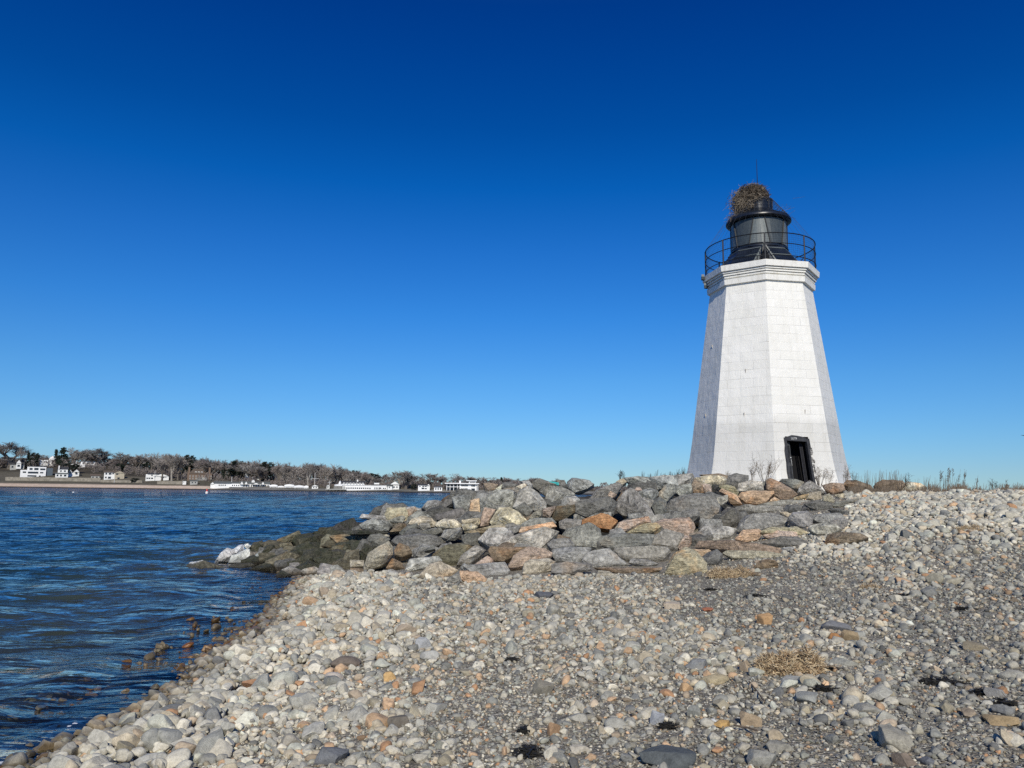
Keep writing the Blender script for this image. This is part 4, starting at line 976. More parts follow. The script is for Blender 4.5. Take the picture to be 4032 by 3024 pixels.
# ================================================================ stones of the beach
def ico(n):
    bm = bmesh.new(); bmesh.ops.create_icosphere(bm, subdivisions=n, radius=1.0)
    V = np.array([v.co for v in bm.verts]); F = np.array([[v.index for v in f.verts] for f in bm.faces]); bm.free(); return V, F
def stone_shape(V, seed, angular):
    r = np.random.default_rng(seed); W = V.copy()
    for k in range(16 if angular else 11):
        n = r.normal(size=3); n /= np.linalg.norm(n); d = r.uniform(.44, .76) if angular else r.uniform(.68, .92)
        t = W @ n - d; W = W - np.outer(np.maximum(t, 0) * (.95 if angular else .75), n)
    if len(V) > 100:
        ph = r.random(9) * 6.28; f = r.normal(size=(9, 3)) * 3.0
        W = W * (1 + .022 * np.sin(W @ f.T + ph).sum(1) / 2)[:, None]
    W -= (W.max(0) + W.min(0)) / 2; return W / (W.max(0) - W.min(0)) * 2
def rotations(n, r, tilt=.4):
    a = r.random(n) * 6.283; tx = r.normal(0, tilt, n); ty = r.normal(0, tilt, n)
    ca, sa = np.cos(a), np.sin(a); Z = np.zeros(n); O = np.ones(n)
    Rz = np.stack([ca, -sa, Z, sa, ca, Z, Z, Z, O], 1).reshape(n, 3, 3)
    cx_, sx = np.cos(tx), np.sin(tx); Rx = np.stack([O, Z, Z, Z, cx_, -sx, Z, sx, cx_], 1).reshape(n, 3, 3)
    cy_, sy = np.cos(ty), np.sin(ty); Ry = np.stack([cy_, Z, sy, Z, O, Z, -sy, Z, cy_], 1).reshape(n, 3, 3)
    return Rx @ Ry @ Rz
PAL = np.array([(.40, .385, .345), (.35, .345, .325), (.46, .44, .395), (.30, .30, .285), (.235, .24, .235), (.41, .365, .295), (.36, .30, .24), (.44, .31, .21), (.40, .24, .145), (.17, .175, .18), (.54, .52, .47), (.30, .275, .22), (.37, .38, .35)])
PW = {'light': [.20, .16, .20, .11, .05, .09, .04, .035, .012, .02, .055, .02, .08], 'mid': [.15, .15, .09, .15, .11, .10, .06, .035, .02, .045, .03, .06, .08], 'dark': [.09, .15, .04, .20, .20, .06, .05, .02, .015, .11, .03, .05, .09]}
# how stony the beach is: picture place -> (cover, mean length, tone)
ZONES = [(60, 3010, 1.1, .15, 0), (300, 2950, 1.15, .14, 0), (900, 2600, 1.15, .125, 0), (1250, 2330, 1.15, .125, 0), (600, 2850, 1.1, .125, 0), (1200, 2800, .72, .105, 0), (1500, 2500, .95, .12, 0), (1500, 2950, .40, .085, 1), (1750, 2600, .40, .09, 1), (1950, 2800, .12, .06, 1), (1850, 2980, .12, .06, 1), (1850, 2350, .75, .10, 1), (2200, 2420, .62, .105, 1),
         (2600, 2550, .58, .105, 1), (2400, 2730, .34, .10, 1), (2750, 2830, .30, .12, 1), (3100, 2960, .05, .08, 2), (2350, 2900, .25, .10, 1), (2750, 2290, .10, .06, 2), (3250, 2330, .20, .07, 2), (3000, 2380, .25, .08, 2), (3380, 2480, .5, .11, 1), (3300, 2700, .45, .11, 1), (3750, 2450, .18, .07, 2), (3800, 2750, .30, .08, 2), (3700, 2950, .26, .09, 2), (3950, 2250, .30, .09, 2), (3600, 2040, 1.1, .135, 0), (3950, 2050, 1.1, .14, 0), (3350, 2120, .9, .125, 0), (3600, 2200, .6, .13, 1), (2500, 2330, .35, .08, 1)]
ZN = np.array(ZONES)
def zones(px, py):
    d2 = ((px[:, None] - ZN[:, 0]) / 190) ** 2 + ((py[:, None] - ZN[:, 1]) / 75) ** 2
    w_ = 1 / (d2 + .15) ** 2; w_ /= w_.sum(1, keepdims=True)
    return w_ @ ZN[:, 2], w_ @ ZN[:, 3], w_ @ ZN[:, 4]
def sample(n, y0, y1, seed, kind):
    r = np.random.default_rng(seed); y = r.uniform(y0, y1, n); x = r.uniform(-8.0, 21, n)
    keep = (x < .70 * y + 1.0) & (x > -.70 * y - .5); x, y = x[keep], y[keep]
    sd_ = shore_dist(x, y); z = ground_z(x, y)
    px, py, dep = project(np.stack([x, y, z], 1))
    inpile = (py < ip(FOOT, px) + 4) & (px > 520) & (px < 3440) & (dep > 9.0)
    hidden = (px < 2620) | (dep > mound_depth(px, py) + .25)
    drop = inpile & (hidden | (px < 3330)) if kind == 0 else inpile & hidden
    k = (sd_ > -2.6) & ~drop & (dep > 3)
    k &= ~((px > 3380) & (dep > 27)) & (py < 3500)
    return x[k], y[k], z[k], sd_[k], px[k], py[k], dep[k], r
ST = {k: [] for k in ('x', 'y', 'z', 'L', 'cov', 'tone', 'px', 'py', 'dep', 'sd', 'kind')}
def scatter(dens, y0, y1, seed, kind):
    area = (y1 - y0) * 29.0; x, y, z, sd_, px, py, dep, r = sample(int(area * dens), y0, y1, seed, kind)
    cov, ml, tone = zones(px, py); cl = np.where(tone > .4, .25 + 1.3 * fbm(x * .75 + 40, y * .75, 3), .7 + .6 * fbm(x * .9 + 40, y * .9, 3))
    u = r.random(len(x))
    if kind == 0:
        L = np.where(tone > .5, .78, .84) * ml * np.exp(r.normal(-.10, .42, len(x))); keep = u * dens < cov * cl * 1.15 / (.62 * ml * ml * np.where(tone > .5, .70, .80))
    elif kind == 1:
        L = np.exp(r.normal(np.log(.052), .32, len(x))); keep = u < (.10 + .80 * np.clip(cov, 0, 1)) * np.clip(cl, 0, 1.2)
    else:
        L = np.exp(r.normal(np.log(.023), .30, len(x))); keep = u < .9
    L = np.clip(L, .014, np.where(sd_ < .5, .19, np.where(tone > .5, .23, .31)))
    keep &= (sd_ > -1.6) | (r.random(len(x)) < .45)
    for k, a in zip(('x', 'y', 'z', 'L', 'cov', 'tone', 'px', 'py', 'dep', 'sd'), (x, y, z, L, cov, tone, px, py, dep, sd_)): ST[k].append(a[keep])
    ST['kind'].append(np.full(keep.sum(), kind))
scatter(260, 3.2, 29, 21, 0)
scatter(230, 3.2, 10, 22, 1); scatter(110, 10, 18, 23, 1); scatter(40, 18, 28, 24, 1)
scatter(900, 3.2, 7.5, 25, 2); scatter(420, 7.5, 11, 26, 2); scatter(170, 11, 17, 27, 2)
ST = {k: np.concatenate(v) for k, v in ST.items()}
n = len(ST['x']); r = np.random.default_rng(31)
lift = np.where(ST['kind'] == 0, np.clip(ST['cov'] - .7, 0, .5) * r.random(n) * .14 * smooth(.3, 1.0, ST['sd']), 0)
sc3 = np.stack([ST['L'] * .5, ST['L'] * .5 * r.uniform(.58, .9, n), ST['L'] * .5 * r.uniform(.40, .80, n)], 1)
tone = np.clip(np.round(ST['tone'] + r.normal(0, .3, n)), 0, 2).astype(int)
ci = np.zeros(n, int)
for k, nm in enumerate(('light', 'mid', 'dark')):
    mk = tone == k; p = np.array(PW[nm]); ci[mk] = r.choice(len(PAL), mk.sum(), p=p / p.sum())
colr = np.minimum(PAL * np.array([1.32, 1.275, 1.14]), .72)[ci] * (r.uniform(.80, 1.16, n) * np.array([1.0, .90, .80])[tone])[:, None]; colr = np.minimum(colr * np.where(ST['kind'] == 0, 1.0, r.uniform(.5, 1.3, n))[:, None], .75)
wetb = (ST['sd'] < .12) & (r.random(n) < .18); colr[wetb] = colr[wetb] * np.array([1.0, .70, .42])
poke = (ST['kind'] == 0) & (ST['sd'] < .05) & (ST['sd'] > -1.3) & (r.random(n) < .10)          # wet stones that just break the surface
lift = np.where(poke, np.clip(.035 - ST['z'] - sc3[:, 2] * 1.0, 0, .2), lift)
pos = np.stack([ST['x'], ST['y'], ST['z'] + sc3[:, 2] * np.where(ST['kind'] == 0, .30, .35) + lift - .05 * smooth(.15, -.25, ST['sd'])], 1)
Rr = rotations(n, r, .42)
rpx = ST['L'] / ST['dep'] * FPX / 3.94                  # length as seen, in picture pixels of the finished frame
# ---- materials
def pebble_material(src):
    m = mat('beach_stone_' + src); h = N(m)
    if src == 'attr': base = h.n('ShaderNodeAttribute', attribute_name='col').outputs['Color']; t = h.n('ShaderNodeNewGeometry').outputs['Position']; v = t
    else:
        oi = h.n('ShaderNodeObjectInfo'); base = oi.outputs['Color']; v = h.n('ShaderNodeNewGeometry').outputs['Position']
    a = h.noise(v, 22, 5, .65, .3); b = h.noise(v, 110, 3, .6)
    c = h.mixc(1.0, base, h.rampv(a, [(.28, .68), (.5, 1.0), (.72, 1.22)]), 'MULTIPLY'); c = h.mixc(1.0, c, h.rampv(b, [(.3, .82), (.7, 1.16)]), 'MULTIPLY')
    if src == 'object':
        vn = h.n('ShaderNodeTexWave', wave_type='BANDS'); vn.inputs['Scale'].default_value = 5; vn.inputs['Distortion'].default_value = 5; vn.inputs['Detail'].default_value = 3; h.l(h.n('ShaderNodeTexCoord').outputs['Object'], vn.inputs['Vector'])
        sel = h.rampv(oi.outputs['Random'], [(.55, 0.0), (.6, .5)])
        c = h.mixc(sel, c, h.mixc(1.0, c, h.rampv(vn.outputs['Fac'], [(.1, .72), (.8, 1.12)]), 'MULTIPLY'))
    c, r_ = wet(h, c, .85)
    h.principled(c, r_, h.bump(h.math('ADD', h.math('MULTIPLY', a, .010), h.math('MULTIPLY', b, .0025)), .8, 1.0), spec=.28); return m
M_peb = pebble_material('attr'); M_cob = pebble_material('object')
# ---- notable stones, each surveyed one by one: px, py, width px, height px, colour, angular, label
NOTE = [
 (2640, 2975, 225, 110, (.105, .115, .115), 1, 'large dark slate slab half sunk in the gravel'),
 (3005, 2978, 115, 90, (.31, .30, .26), 0, 'big smooth grey brown boulder nearest to the camera'),
 (3182, 2742, 98, 66, (.30, .30, .27), 0, 'smooth domed olive grey cobble below the large straw clump'),
 (2590, 2825, 62, 72, (.33, .34, .35), 1, 'squarish blue grey stone with black weed at its foot'),
 (2735, 2797, 58, 56, (.25, .25, .22), 1, 'angular grey cobble with its shadowed side next to the squarish stone'),
 (2848, 2845, 70, 44, (.52, .33, .13), 0, 'bright golden orange pebble beside a striped grey cobble'),
 (2788, 2842, 56, 44, (.46, .43, .35), 0, 'cream rounded cobble just beside the golden orange pebble'),
 (2962, 2830, 92, 74, (.34, .26, .17), 0, 'large round cobble swirled with brown and orange'),
 (2705, 2703, 56, 46, (.47, .31, .17), 0, 'peach orange rounded cobble standing alone on gravel'),
 (2820, 2672, 118, 44, (.42, .35, .22), 0, 'long flat yellowish cobble lying crosswise'),
 (2138, 2702, 92, 76, (.24, .22, .175), 0, 'large round brown grey cobble with an orange patch'),
 (1568, 2838, 98, 74, (.165, .145, .115), 0, 'dark brown two toned boulder in the pebbles'),
 (1355, 2600, 122, 64, (.185, .15, .12), 0, 'dark reddish brown oval cobble'),
 (1300, 2970, 138, 92, (.17, .175, .18), 1, 'angular speckled dark grey block at the lower edge'),
 (985, 2688, 82, 56, (.35, .20, .115), 0, 'red brown striped cobble near the waterline'),
 (1310, 2660, 78, 50, (.52, .46, .39), 0, 'pinkish white cobble with a smooth face'),
 (1532, 2662, 50, 48, (.55, .36, .16), 0, 'orange and white quartz pebble'),
 (1665, 2530, 68, 58, (.36, .365, .36), 1, 'squared pale grey stone among the mid beach pebbles'),
 (1690, 2575, 80, 46, (.43, .42, .38), 0, 'pale grey egg shaped cobble below the squared stone'),
 (2650, 2383, 60, 32, (.50, .42, .32), 2, 'pale buff brick lying on the pebbles'),
 (2790, 2400, 48, 22, (.42, .165, .09), 0, 'flat brick red pebble near the buff brick'),
 (2142, 2340, 78, 30, (.115, .12, .13), 1, 'dark slate wedge lying flat on pale pebbles'),
 (3020, 2435, 66, 56, (.45, .28, .14), 0, 'orange granite cobble at the top of the gravel patch'),
 (3338, 2602, 104, 48, (.33, .325, .28), 0, 'long smooth grey cobble beside the straw clump'),
 (3120, 2672, 92, 42, (.30, .30, .28), 1, 'flat topped grey block resting against the straw clump'),
 (3425, 2785, 102, 56, (.30, .29, .25), 1, 'low wedge shaped grey stone on the gravel flat'),
 (3960, 2840, 130, 36, (.32, .24, .14), 1, 'long tan brown slab near the lower corner'),
 (3860, 2545, 100, 40, (.27, .23, .16), 1, 'pointed brown wedge stone on dark gravel'),
 (3570, 2985, 98, 70, (.20, .16, .125), 1, 'dark brown pointed stone low on the gravel'),
 (3655, 2990, 74, 46, (.145, .15, .16), 0, 'dark blue grey cobble low on the gravel'),
 (3690, 2275, 66, 52, (.29, .27, .21), 1, 'upright brown grey wedge in the cobble cluster'),
 (3760, 2285, 78, 36, (.37, .34, .26), 0, 'rounded tan cobble against the upright wedge'),
 (3350, 2500, 72, 56, (.33, .25, .15), 0, 'brown mottled cobble in the middle cobble cluster'),
 (3290, 2505, 50, 40, (.37, .19, .08), 0, 'small rust brown pebble with a pale stripe'),
 (3300, 2460, 110, 50, (.20, .20, .20), 1, 'flat dark grey stone at the head of the cobble cluster'),
 (2750, 2610, 92, 60, (.27, .27, .255), 0, 'smooth domed dark grey cobble in the central pebbles'),
 (2180, 2868, 52, 66, (.34, .22, .13), 1, 'rusty ribbed stone standing up in the sand'),
 (2285, 2945, 86, 50, (.45, .41, .33), 1, 'cream squarish block on the sand'),
 (1140, 2910, 88, 64, (.36, .33, .27), 0, 'mottled cream grey round cobble on the pebble slope'),
 (345, 2912, 110, 58, (.40, .385, .34), 0, 'large pale oval boulder at the water edge'),
 (600, 2890, 110, 60, (.43, .42, .385), 0, 'pale twin lobed cobble a little above the water'),
 (235, 3004, 130, 56, (.41, .40, .375), 0, 'largest pale boulder in the lower corner by the foam'),
 (168, 2975, 62, 42, (.40, .31, .21), 0, 'tan orange cobble at the edge of the foam'),
 (580, 2985, 116, 76, (.40, .395, .365), 0, 'broad pale grey cobble at the lower edge of the pebbles'),
 (260, 2868, 60, 26, (.36, .20, .06), 0, 'wet orange brown cobble in the shallows'),
 (715, 2570, 66, 32, (.28, .12, .05), 0, 'wet dark red cobble awash in the shallows'),
 (3080, 2935, 110, 66, (.29, .275, .23), 0, 'grey brown cobble just behind the nearest smooth boulder'),
 (3060, 2890, 60, 50, (.40, .33, .23), 1, 'pointed cream stone behind the grey brown cobble'),
 (2940, 2620, 52, 56, (.34, .27, .19), 1, 'triangular brown stone in the central pebbles'),
 (3930, 2725, 80, 60, (.28, .27, .25), 1, 'angular pale stone among the black seaweed'),
 (3960, 2790, 82, 58, (.22, .22, .21), 1, 'dark angular stone below the black seaweed'),
]
V4, F4 = ico(4); VC = [stone_shape(V4, 100 + k, k % 3 != 0) for k in range(30)]
V4b = []
def brick_shape():
    bm = bmesh.new(); bmesh.ops.create_cube(bm, size=2); bmesh.ops.bevel(bm, geom=bm.edges[:], offset=.16, segments=2, affect='EDGES'); bmesh.ops.triangulate(bm, faces=bm.faces[:])
    V = np.array([v.co for v in bm.verts]); F = np.array([[v.index for v in f.verts] for f in bm.faces]); bm.free(); return V, F
def stone_mesh(name, V, F, sharp=32):
    me = bpy.data.meshes.new(name); me.from_pydata(V.tolist(), [], F.tolist()); me.materials.append(M_cob)
    me.polygons.foreach_set('use_smooth', np.ones(len(me.polygons), bool)); me.set_sharp_from_angle(angle=rad(sharp)); me.update(); return me
CM = [stone_mesh('cobble', v, F4) for v in VC]; BV, BF = brick_shape(); BM_ = stone_mesh('brick', BV, BF)
nx_, ny_, nrad = [], [], []
gp, gd = ground_hit([q[0] for q in NOTE], [q[1] + q[3] * .42 for q in NOTE])
for i, (px, py, wp, hp, col, an, lab) in enumerate(NOTE):
    P, dep = gp[i], gd[i]; W = wp * dep / FPX; H = hp * dep / FPX
    rr_ = random.Random(i); D = W * rr_.uniform(.62, .85); tiltv = math.atan2(EYE - P[2], dep)
    Hz = max(.35 * H, (H - D * math.sin(tiltv)) / max(math.cos(tiltv), .5)) if H > D * math.sin(tiltv) else .45 * H
    Hz = max(Hz, .30 * W if an != 2 else .3 * W)
    o = bpy.data.objects.new('brick' if an == 2 else 'cobble', BM_ if an == 2 else CM[(i * 7 + (1 if an == 1 else 0)) % 30 if an != 1 else (1 + 3 * (i % 10))]); COL.objects.link(o)
    o.scale = (W * .5, D * .5, Hz * .62); o.rotation_euler = (rr_.uniform(-.12, .12), rr_.uniform(-.15, .15), rr_.uniform(-.3, .3) + math.atan2(P[0], P[1]) * -1)
    o.location = (P[0], P[1] + D * .3, P[2] + Hz * .22); o.color = (*col, 1)
    tag(o, lab, 'brick' if an == 2 else 'stone', 'noted stones of the beach'); nx_.append(P[0]); ny_.append(P[1] + D * .3); nrad.append(W * .5)
# clear the scatter where a surveyed stone or bundle sits
for X, Y, R_ in zip(nx_, ny_, nrad):
    hit = (np.hypot(ST['x'] - X, ST['y'] - Y) < R_ * 1.0 + ST['L'] * .30) & (ST['kind'] != 2)
    ST['kind'][hit] = 9
# ---- the largest-looking of the scattered cobbles are things of their own
live = ST['kind'] != 9
inview = live & (ST['px'] > 20) & (ST['px'] < 4010) & (ST['py'] < 3010) & (ST['sd'] > -.9)
area = np.where(inview, rpx * rpx * sc3[:, 1] * sc3[:, 2] / ST['L'] ** 2, 0); order = np.argsort(-area)
IND = order[:300 - len(NOTE)]
def zone_words(px, py, sd_):
    if sd_ < .1: return 'awash at the waterline', 'cobbles awash at the waterline'
    if sd_ < 3.2 and px < 1500: return 'on the pebble bank by the water', 'cobbles of the pebble bank'
    if py < 2235: return 'on the far pebble ridge below the weeds', 'cobbles of the far ridge'
    if px < 2000: return 'on the mid beach between water and gravel', 'cobbles of the mid beach'
    if px < 3150: return 'in the central gravel below the rock pile', 'cobbles of the central gravel'
    return 'on the dark gravel furthest from the water', 'cobbles of the dark gravel'
CN = ['grey cream', 'light grey', 'pale cream', 'mid grey', 'dark grey', 'tan', 'brown tan', 'orange tan', 'rust orange', 'charcoal', 'near white', 'olive brown', 'greenish grey']
for j in IND:
    o = bpy.data.objects.new('cobble', CM[int(r.integers(30))]); COL.objects.link(o)
    o.matrix_world = Matrix.Translation(pos[j].tolist()) @ Matrix(Rr[j].tolist()).to_4x4() @ Matrix.Diagonal((*sc3[j].tolist(), 1))
    o.color = (*colr[j], 1); wz, gz = zone_words(ST['px'][j], ST['py'][j], ST['sd'][j])
    tag(o, f'{CN[ci[j]]} rounded cobble {wz}', 'stone', f'{CN[ci[j]]} {gz}')
live[IND] = False
# ---- all the rest: countless stones as single masses
LOD = []
for nI, lo_, hi_ in ((1, 0, 4.2), (2, 4.2, 10), (3, 10, 1e9)):
    V, F = ico(nI); LOD.append((V, F, lo_, hi_, [stone_shape(V, 500 + k, k % 3 != 0) for k in range(40)]))
def mass(name, sel, label=None):
    VV, FF, CC, SM, base = [], [], [], [], 0
    for V, F, lo_, hi_, shapes in LOD:
        ids = np.where(sel & (rpx >= lo_) & (rpx < hi_))[0]; which = ids % 40
        for k in range(40):
            q = ids[which == k]
            if len(q) == 0: continue
            P = np.einsum('nij,nvj->nvi', Rr[q], shapes[k][None] * sc3[q][:, None, :]) + pos[q][:, None, :]
            VV.append(P.reshape(-1, 3)); FF.append((F[None] + (np.arange(len(q)) * len(V))[:, None, None]).reshape(-1, 3) + base)
            CC.append(np.repeat(colr[q], len(V), 0)); SM.append(np.full(len(q) * len(F), len(V) > 20)); base += len(q) * len(V)
    o = np_mesh(name, np.concatenate(VV), np.concatenate(FF), M_peb, colors={'col': np.concatenate(CC)}, smooth_mask=np.concatenate(SM))
    return tag(o, kind='stuff', label=label, cat='stones')
mass('beach_pebbles', live & (ST['kind'] == 0), 'countless dry grey and cream pebbles covering the beach')
mass('small_pebbles', live & (ST['kind'] == 1), 'small mixed pebbles strewn between the cobbles')
mass('gravel', live & (ST['kind'] == 2), 'fine grey gravel in the foreground sand')
print('stones', n, 'verts', sum(len(o.data.vertices) for o in bpy.data.objects if o.type == 'MESH'))
# ================================================================ far shore across the harbour
YWL = lambda px: 1918 + (1941 - 1918) / 1800 * np.asarray(px, float)          # where the far waterline runs
def fdepth(px, py):
    """distance of a place on the far shore: the shore rises gently away from its waterline"""
    wl = YWL(px); d0 = EYE * FPX / np.maximum(wl - horizon(px), 3) * .985
    return d0 + 1.5 * np.maximum(wl - py, 0)
def fpt(px, py): return at_depth(px, py, fdepth(px, py))
def far_pos(px, py):
    p = fpt(np.array([px]), np.array([py]))[0]; dep = float(fdepth(px, py)); return Vector(p), dep / FPX
fx = np.linspace(-560, 2700, 240)
TOPY = [(-560, 1812), (0, 1812), (300, 1820), (600, 1850), (850, 1870), (1100, 1890), (1400, 1905), (1900, 1915), (2700, 1925)]
tcol, rows = [], []
for i, t in enumerate(np.concatenate([[-.35, -.12, 0, .02, .05, .09, .13], np.linspace(.18, 1, 16)])):
    wl = YWL(fx); top = ip(TOPY, fx); off = np.where(t <= .13, t * 100, 13 + (t - .13) / .87 * np.maximum(wl - top - 13, 6))
    P = at_depth(fx, wl - np.maximum(off, 0), fdepth(fx, wl - np.maximum(off, 0))); 
    if off[0] < 0: P[:, 2] += off[0] * .05; P[:, 1] += off[0] * .4
    P[:, 2] += .25 * (fbm(P[:, 0] * .08, P[:, 1] * .2, 3) - .5); rows.append(P); tcol.append(np.full(len(fx), off.mean() if t > .13 else t * 100))
for dy, dz in ((60, 1), (400, -6)):
    P = rows[-1].copy() if dy == 60 else rows[-1].copy(); P[:, 1] += dy; P[:, 2] += dz; rows.append(P); tcol.append(np.full(len(fx), 99.0))
S = np.array(rows); TC = np.array(tcol)
beachy = smooth(880, 800, np.broadcast_to(fx, TC.shape))
nzf = fbm(S[:, :, 0] * .05 + 9, S[:, :, 1] * .11, 4)
def lerp3(a, b, t): return np.array(a) * (1 - t[..., None]) + np.array(b) * t[..., None]
sand = lerp3((.64, .49, .37), (.78, .63, .49), np.clip(nzf * 1.6 - .4, 0, 1)); stone_ = lerp3((.13, .125, .11), (.34, .32, .28), np.clip(nzf * 2.2 - .7, 0, 1))
strand = sand * beachy[..., None] + stone_ * (1 - beachy[..., None])
grass = lerp3((.10, .09, .065), (.17, .15, .115), np.clip(nzf * 1.8 - .5, 0, 1)); litter = lerp3((.05, .045, .035), (.095, .08, .06), np.clip(nzf * 1.8 - .5, 0, 1))
wetk = np.array((.055, .05, .04))
C = np.where((TC < 2.6)[..., None], wetk, np.where((TC < 13.2)[..., None], strand, np.where((TC < 36)[..., None], grass, litter)))
mS = mat('far_shore_ground'); h = N(mS); h.principled(h.mixc(1.0, h.n('ShaderNodeAttribute', attribute_name='col').outputs['Color'], h.rampv(h.noise(h.n('ShaderNodeNewGeometry').outputs['Position'], .8, 5, .7), [(.3, .55), (.7, 1.35)]), 'MULTIPLY'), .95, spec=.1)
shore = np_mesh('far_shore', S.reshape(-1, 3), grid_faces(len(fx), len(rows)), mS, colors={'col': C.reshape(-1, 3)}); tag(shore, kind='structure')

# ---------------------------------------------------------------- houses
M_wh = simple('white_clapboard', (.80, .80, .78), .7, .08, 1.5, 0, 0); M_wh2 = simple('white_render', (.82, .82, .81), .6, .06, 1, 0, 0); M_cr = simple('tan_clapboard', (.44, .39, .30), .8, .15, 1.5, 0, 0); M_gyw = simple('grey_shingle_wall', (.40, .40, .38), .85, .2, 2, 0, 0)
M_rfd = simple('dark_shingle_roof', (.055, .055, .058), .9, .25, 2, 0, 0); M_rfg = simple('grey_green_roof', (.125, .135, .125), .9, .2, 2, 0, 0); M_rfb = simple('brown_roof', (.13, .10, .075), .9, .25, 2, 0, 0); M_win = simple('dark_window_glass', (.03, .035, .045), .15, .2, 2, 0, 0, .5); M_brk = simple('brown_brick', (.19, .135, .10), .9, .3, 3, 0, 0); M_grw = simple('shade_grey_side_wall', (.10, .125, .15), .85, .2, 2, 0, 0)
M_pile = simple('weathered_pile', (.10, .085, .065), .9, .3, 3, 0, 0); M_mast = simple('white_mast_paint', (.75, .75, .73), .5, .05, 3, 0, 0)
class House:
    """built at real size; x runs along the front, -y looks to the camera"""
    def __init__(s, name, px0, px1, base, label, cat='house', group=None, depth_off=0):
        pc = (px0 + px1) / 2; s.pos, s.k = far_pos(pc, base)
        if depth_off:
            d = (s.pos - Vector((0, 0, EYE))); s.pos += d.normalized() * depth_off; s.k *= (d.length + depth_off) / d.length
        s.o = empty(name, s.pos, -math.atan2(s.pos.x, s.pos.y)); tag(s.o, label, cat, group); s.pc = pc; s.base = base
    def X(s, px): return (px - s.pc) * s.k
    def Z(s, py): return (s.base - py) * s.k
    def box(s, name, px0, px1, py0, py1, d=8, y=0, m=None, parent=None, drop=0):
        b = MB(); b.box(s.X(px0), s.X(px1), y, y + d, s.Z(py1) - drop, s.Z(py0)); return b.build(name, m or M_wh, parent or s.o)
    def gable(s, px0, px1, pe, pr, d=8, y=0, m=None, along=True, wall=None, parent=None, name='roof', over=.35):
        """pitched roof: ridge along the front (along) or towards the camera"""
        x0, x1, ze, zr = s.X(px0) - over, s.X(px1) + over, s.Z(pe), s.Z(pr); b = MB()
        if along: b.prism([(x0, y - over, ze), (x0, y + d + over, ze), (x0, y + d / 2, zr)], (x1 - x0, 0, 0))
        else: b.prism([(x0, y - over, ze), (x1, y - over, ze), ((x0 + x1) / 2, y - over, zr)], (0, d + 2 * over, 0))
        r = b.build(name, m or M_rfd, parent or s.o)
        if not along and wall:
            b = MB(); b.prism([(x0 + over * 1.2, y - over - .05, ze), (x1 - over * 1.2, y - over - .05, ze), ((x0 + x1) / 2, y - over - .05, zr - over * .7)], (0, .06, 0)); b.build('gable_wall', wall, r)
        return r
    def hip(s, px0, px1, pe, pr, d=8, y=0, m=None, inset=.3, name='roof'):
        x0, x1, ze, zr = s.X(px0) - .4, s.X(px1) + .4, s.Z(pe), s.Z(pr); L = x1 - x0; b = MB()
        b.add([(x0, y - .4, ze), (x1, y - .4, ze), (x1, y + d, ze), (x0, y + d, ze), (x0 + L * inset, y + d / 2, zr), (x1 - L * inset, y + d / 2, zr)], [(0, 1, 5, 4), (1, 2, 5), (2, 3, 4, 5), (3, 0, 4), (0, 3, 2, 1)]); return b.build(name, m or M_rfd, s.o)
    def win(s, rects, y=0, m=None, parent=None):
        for a, b_, c, d in rects:
            q = MB(); q.box(s.X(a), s.X(b_), y - .07, y - .015, s.Z(d), s.Z(c)); q.build('window', m or M_win, parent or s.o)  # also builds the dark porch panels that stand for shade
def Q(s, ox, oy, sc=3.16): return lambda x, y: (ox + x / sc, oy + y / sc)
q1 = lambda x: x / 3.16; r1 = lambda y: 1700 + y / 3.16
def W1(*L): return [(q1(a), q1(b), r1(c), r1(d)) for a, b, c, d in L]
# grey gabled house
H = House('house', 43, 90, 1849, 'grey gabled house with a tall white trimmed gable, beside the big bare tree'); H.box('wall', 43, 90, 1829, 1849, 9, 0, M_gyw, drop=2); H.gable(43, 90, 1830, 1819, 9, 0, M_rfd); H.box('wing', 63, 79, 1824, 1846, 3, -2, M_wh); H.gable(62, 80, 1824, 1810, 4, -2, M_rfd, False, M_wh); H.win([(68, 74, 1820, 1826), (67, 75, 1832, 1840), (48, 54, 1835, 1842), (83, 87, 1835, 1842)], 0); H.win([(67, 75, 1830, 1838)], -2)
# white modern cubic house
H = House('house', 86, 172, 1878, 'white cubic modern house stepping up to a long upper storey'); H.box('wall', 86, 172, 1851, 1878, 9, 0, M_wh2, drop=3); H.box('upper_storey', 108, 172, 1837.5, 1851, 8, .3, M_wh2); sdw = H.box('side_wall', 172.3, 195, 1842, 1878, 8, 1.0, M_grw, drop=3); H.box('roof', 107, 173, 1836.3, 1837.5, 8.4, .1, M_rfd)  # shade on the house's flank is put into the side wall colour
H.win(W1((365, 395, 452, 474), (415, 458, 450, 476), (478, 532, 455, 474), (297, 332, 496, 514), (352, 462, 497, 520), (480, 516, 500, 516), (350, 445, 541, 558), (472, 490, 543, 560)), 0); H.win(W1((365, 395, 452, 474), (415, 458, 450, 476), (478, 532, 455, 474)), .3)
# white house with cupola
H = House('house', 158, 216, 1836, 'white house with a round domed turret, next to the tall conifer'); H.box('wall', 160, 214, 1820, 1836, 9, 0, M_wh, drop=2); H.gable(186, 216, 1820, 1812, 9, 0, M_rfd); tw = MB(); tw.lathe([(2.2, 0), (2.2, H.Z(1806)), (2.4, H.Z(1805)), (1.2, H.Z(1799)), (.02, H.Z(1794))], 14, (H.X(202), 1.5)); tw.build('turret', M_wh, H.o, True, 40)
for a in (161, 172, 180): H.box('bay', a, a + 8, 1812, 1834, 2, -1.5, M_wh)
H.win([(163, 167, 1816, 1822), (174, 178, 1816, 1822), (182, 186, 1818, 1824)], -1.5); H.win([(192, 197, 1824, 1830), (203, 208, 1824, 1830)], 0)
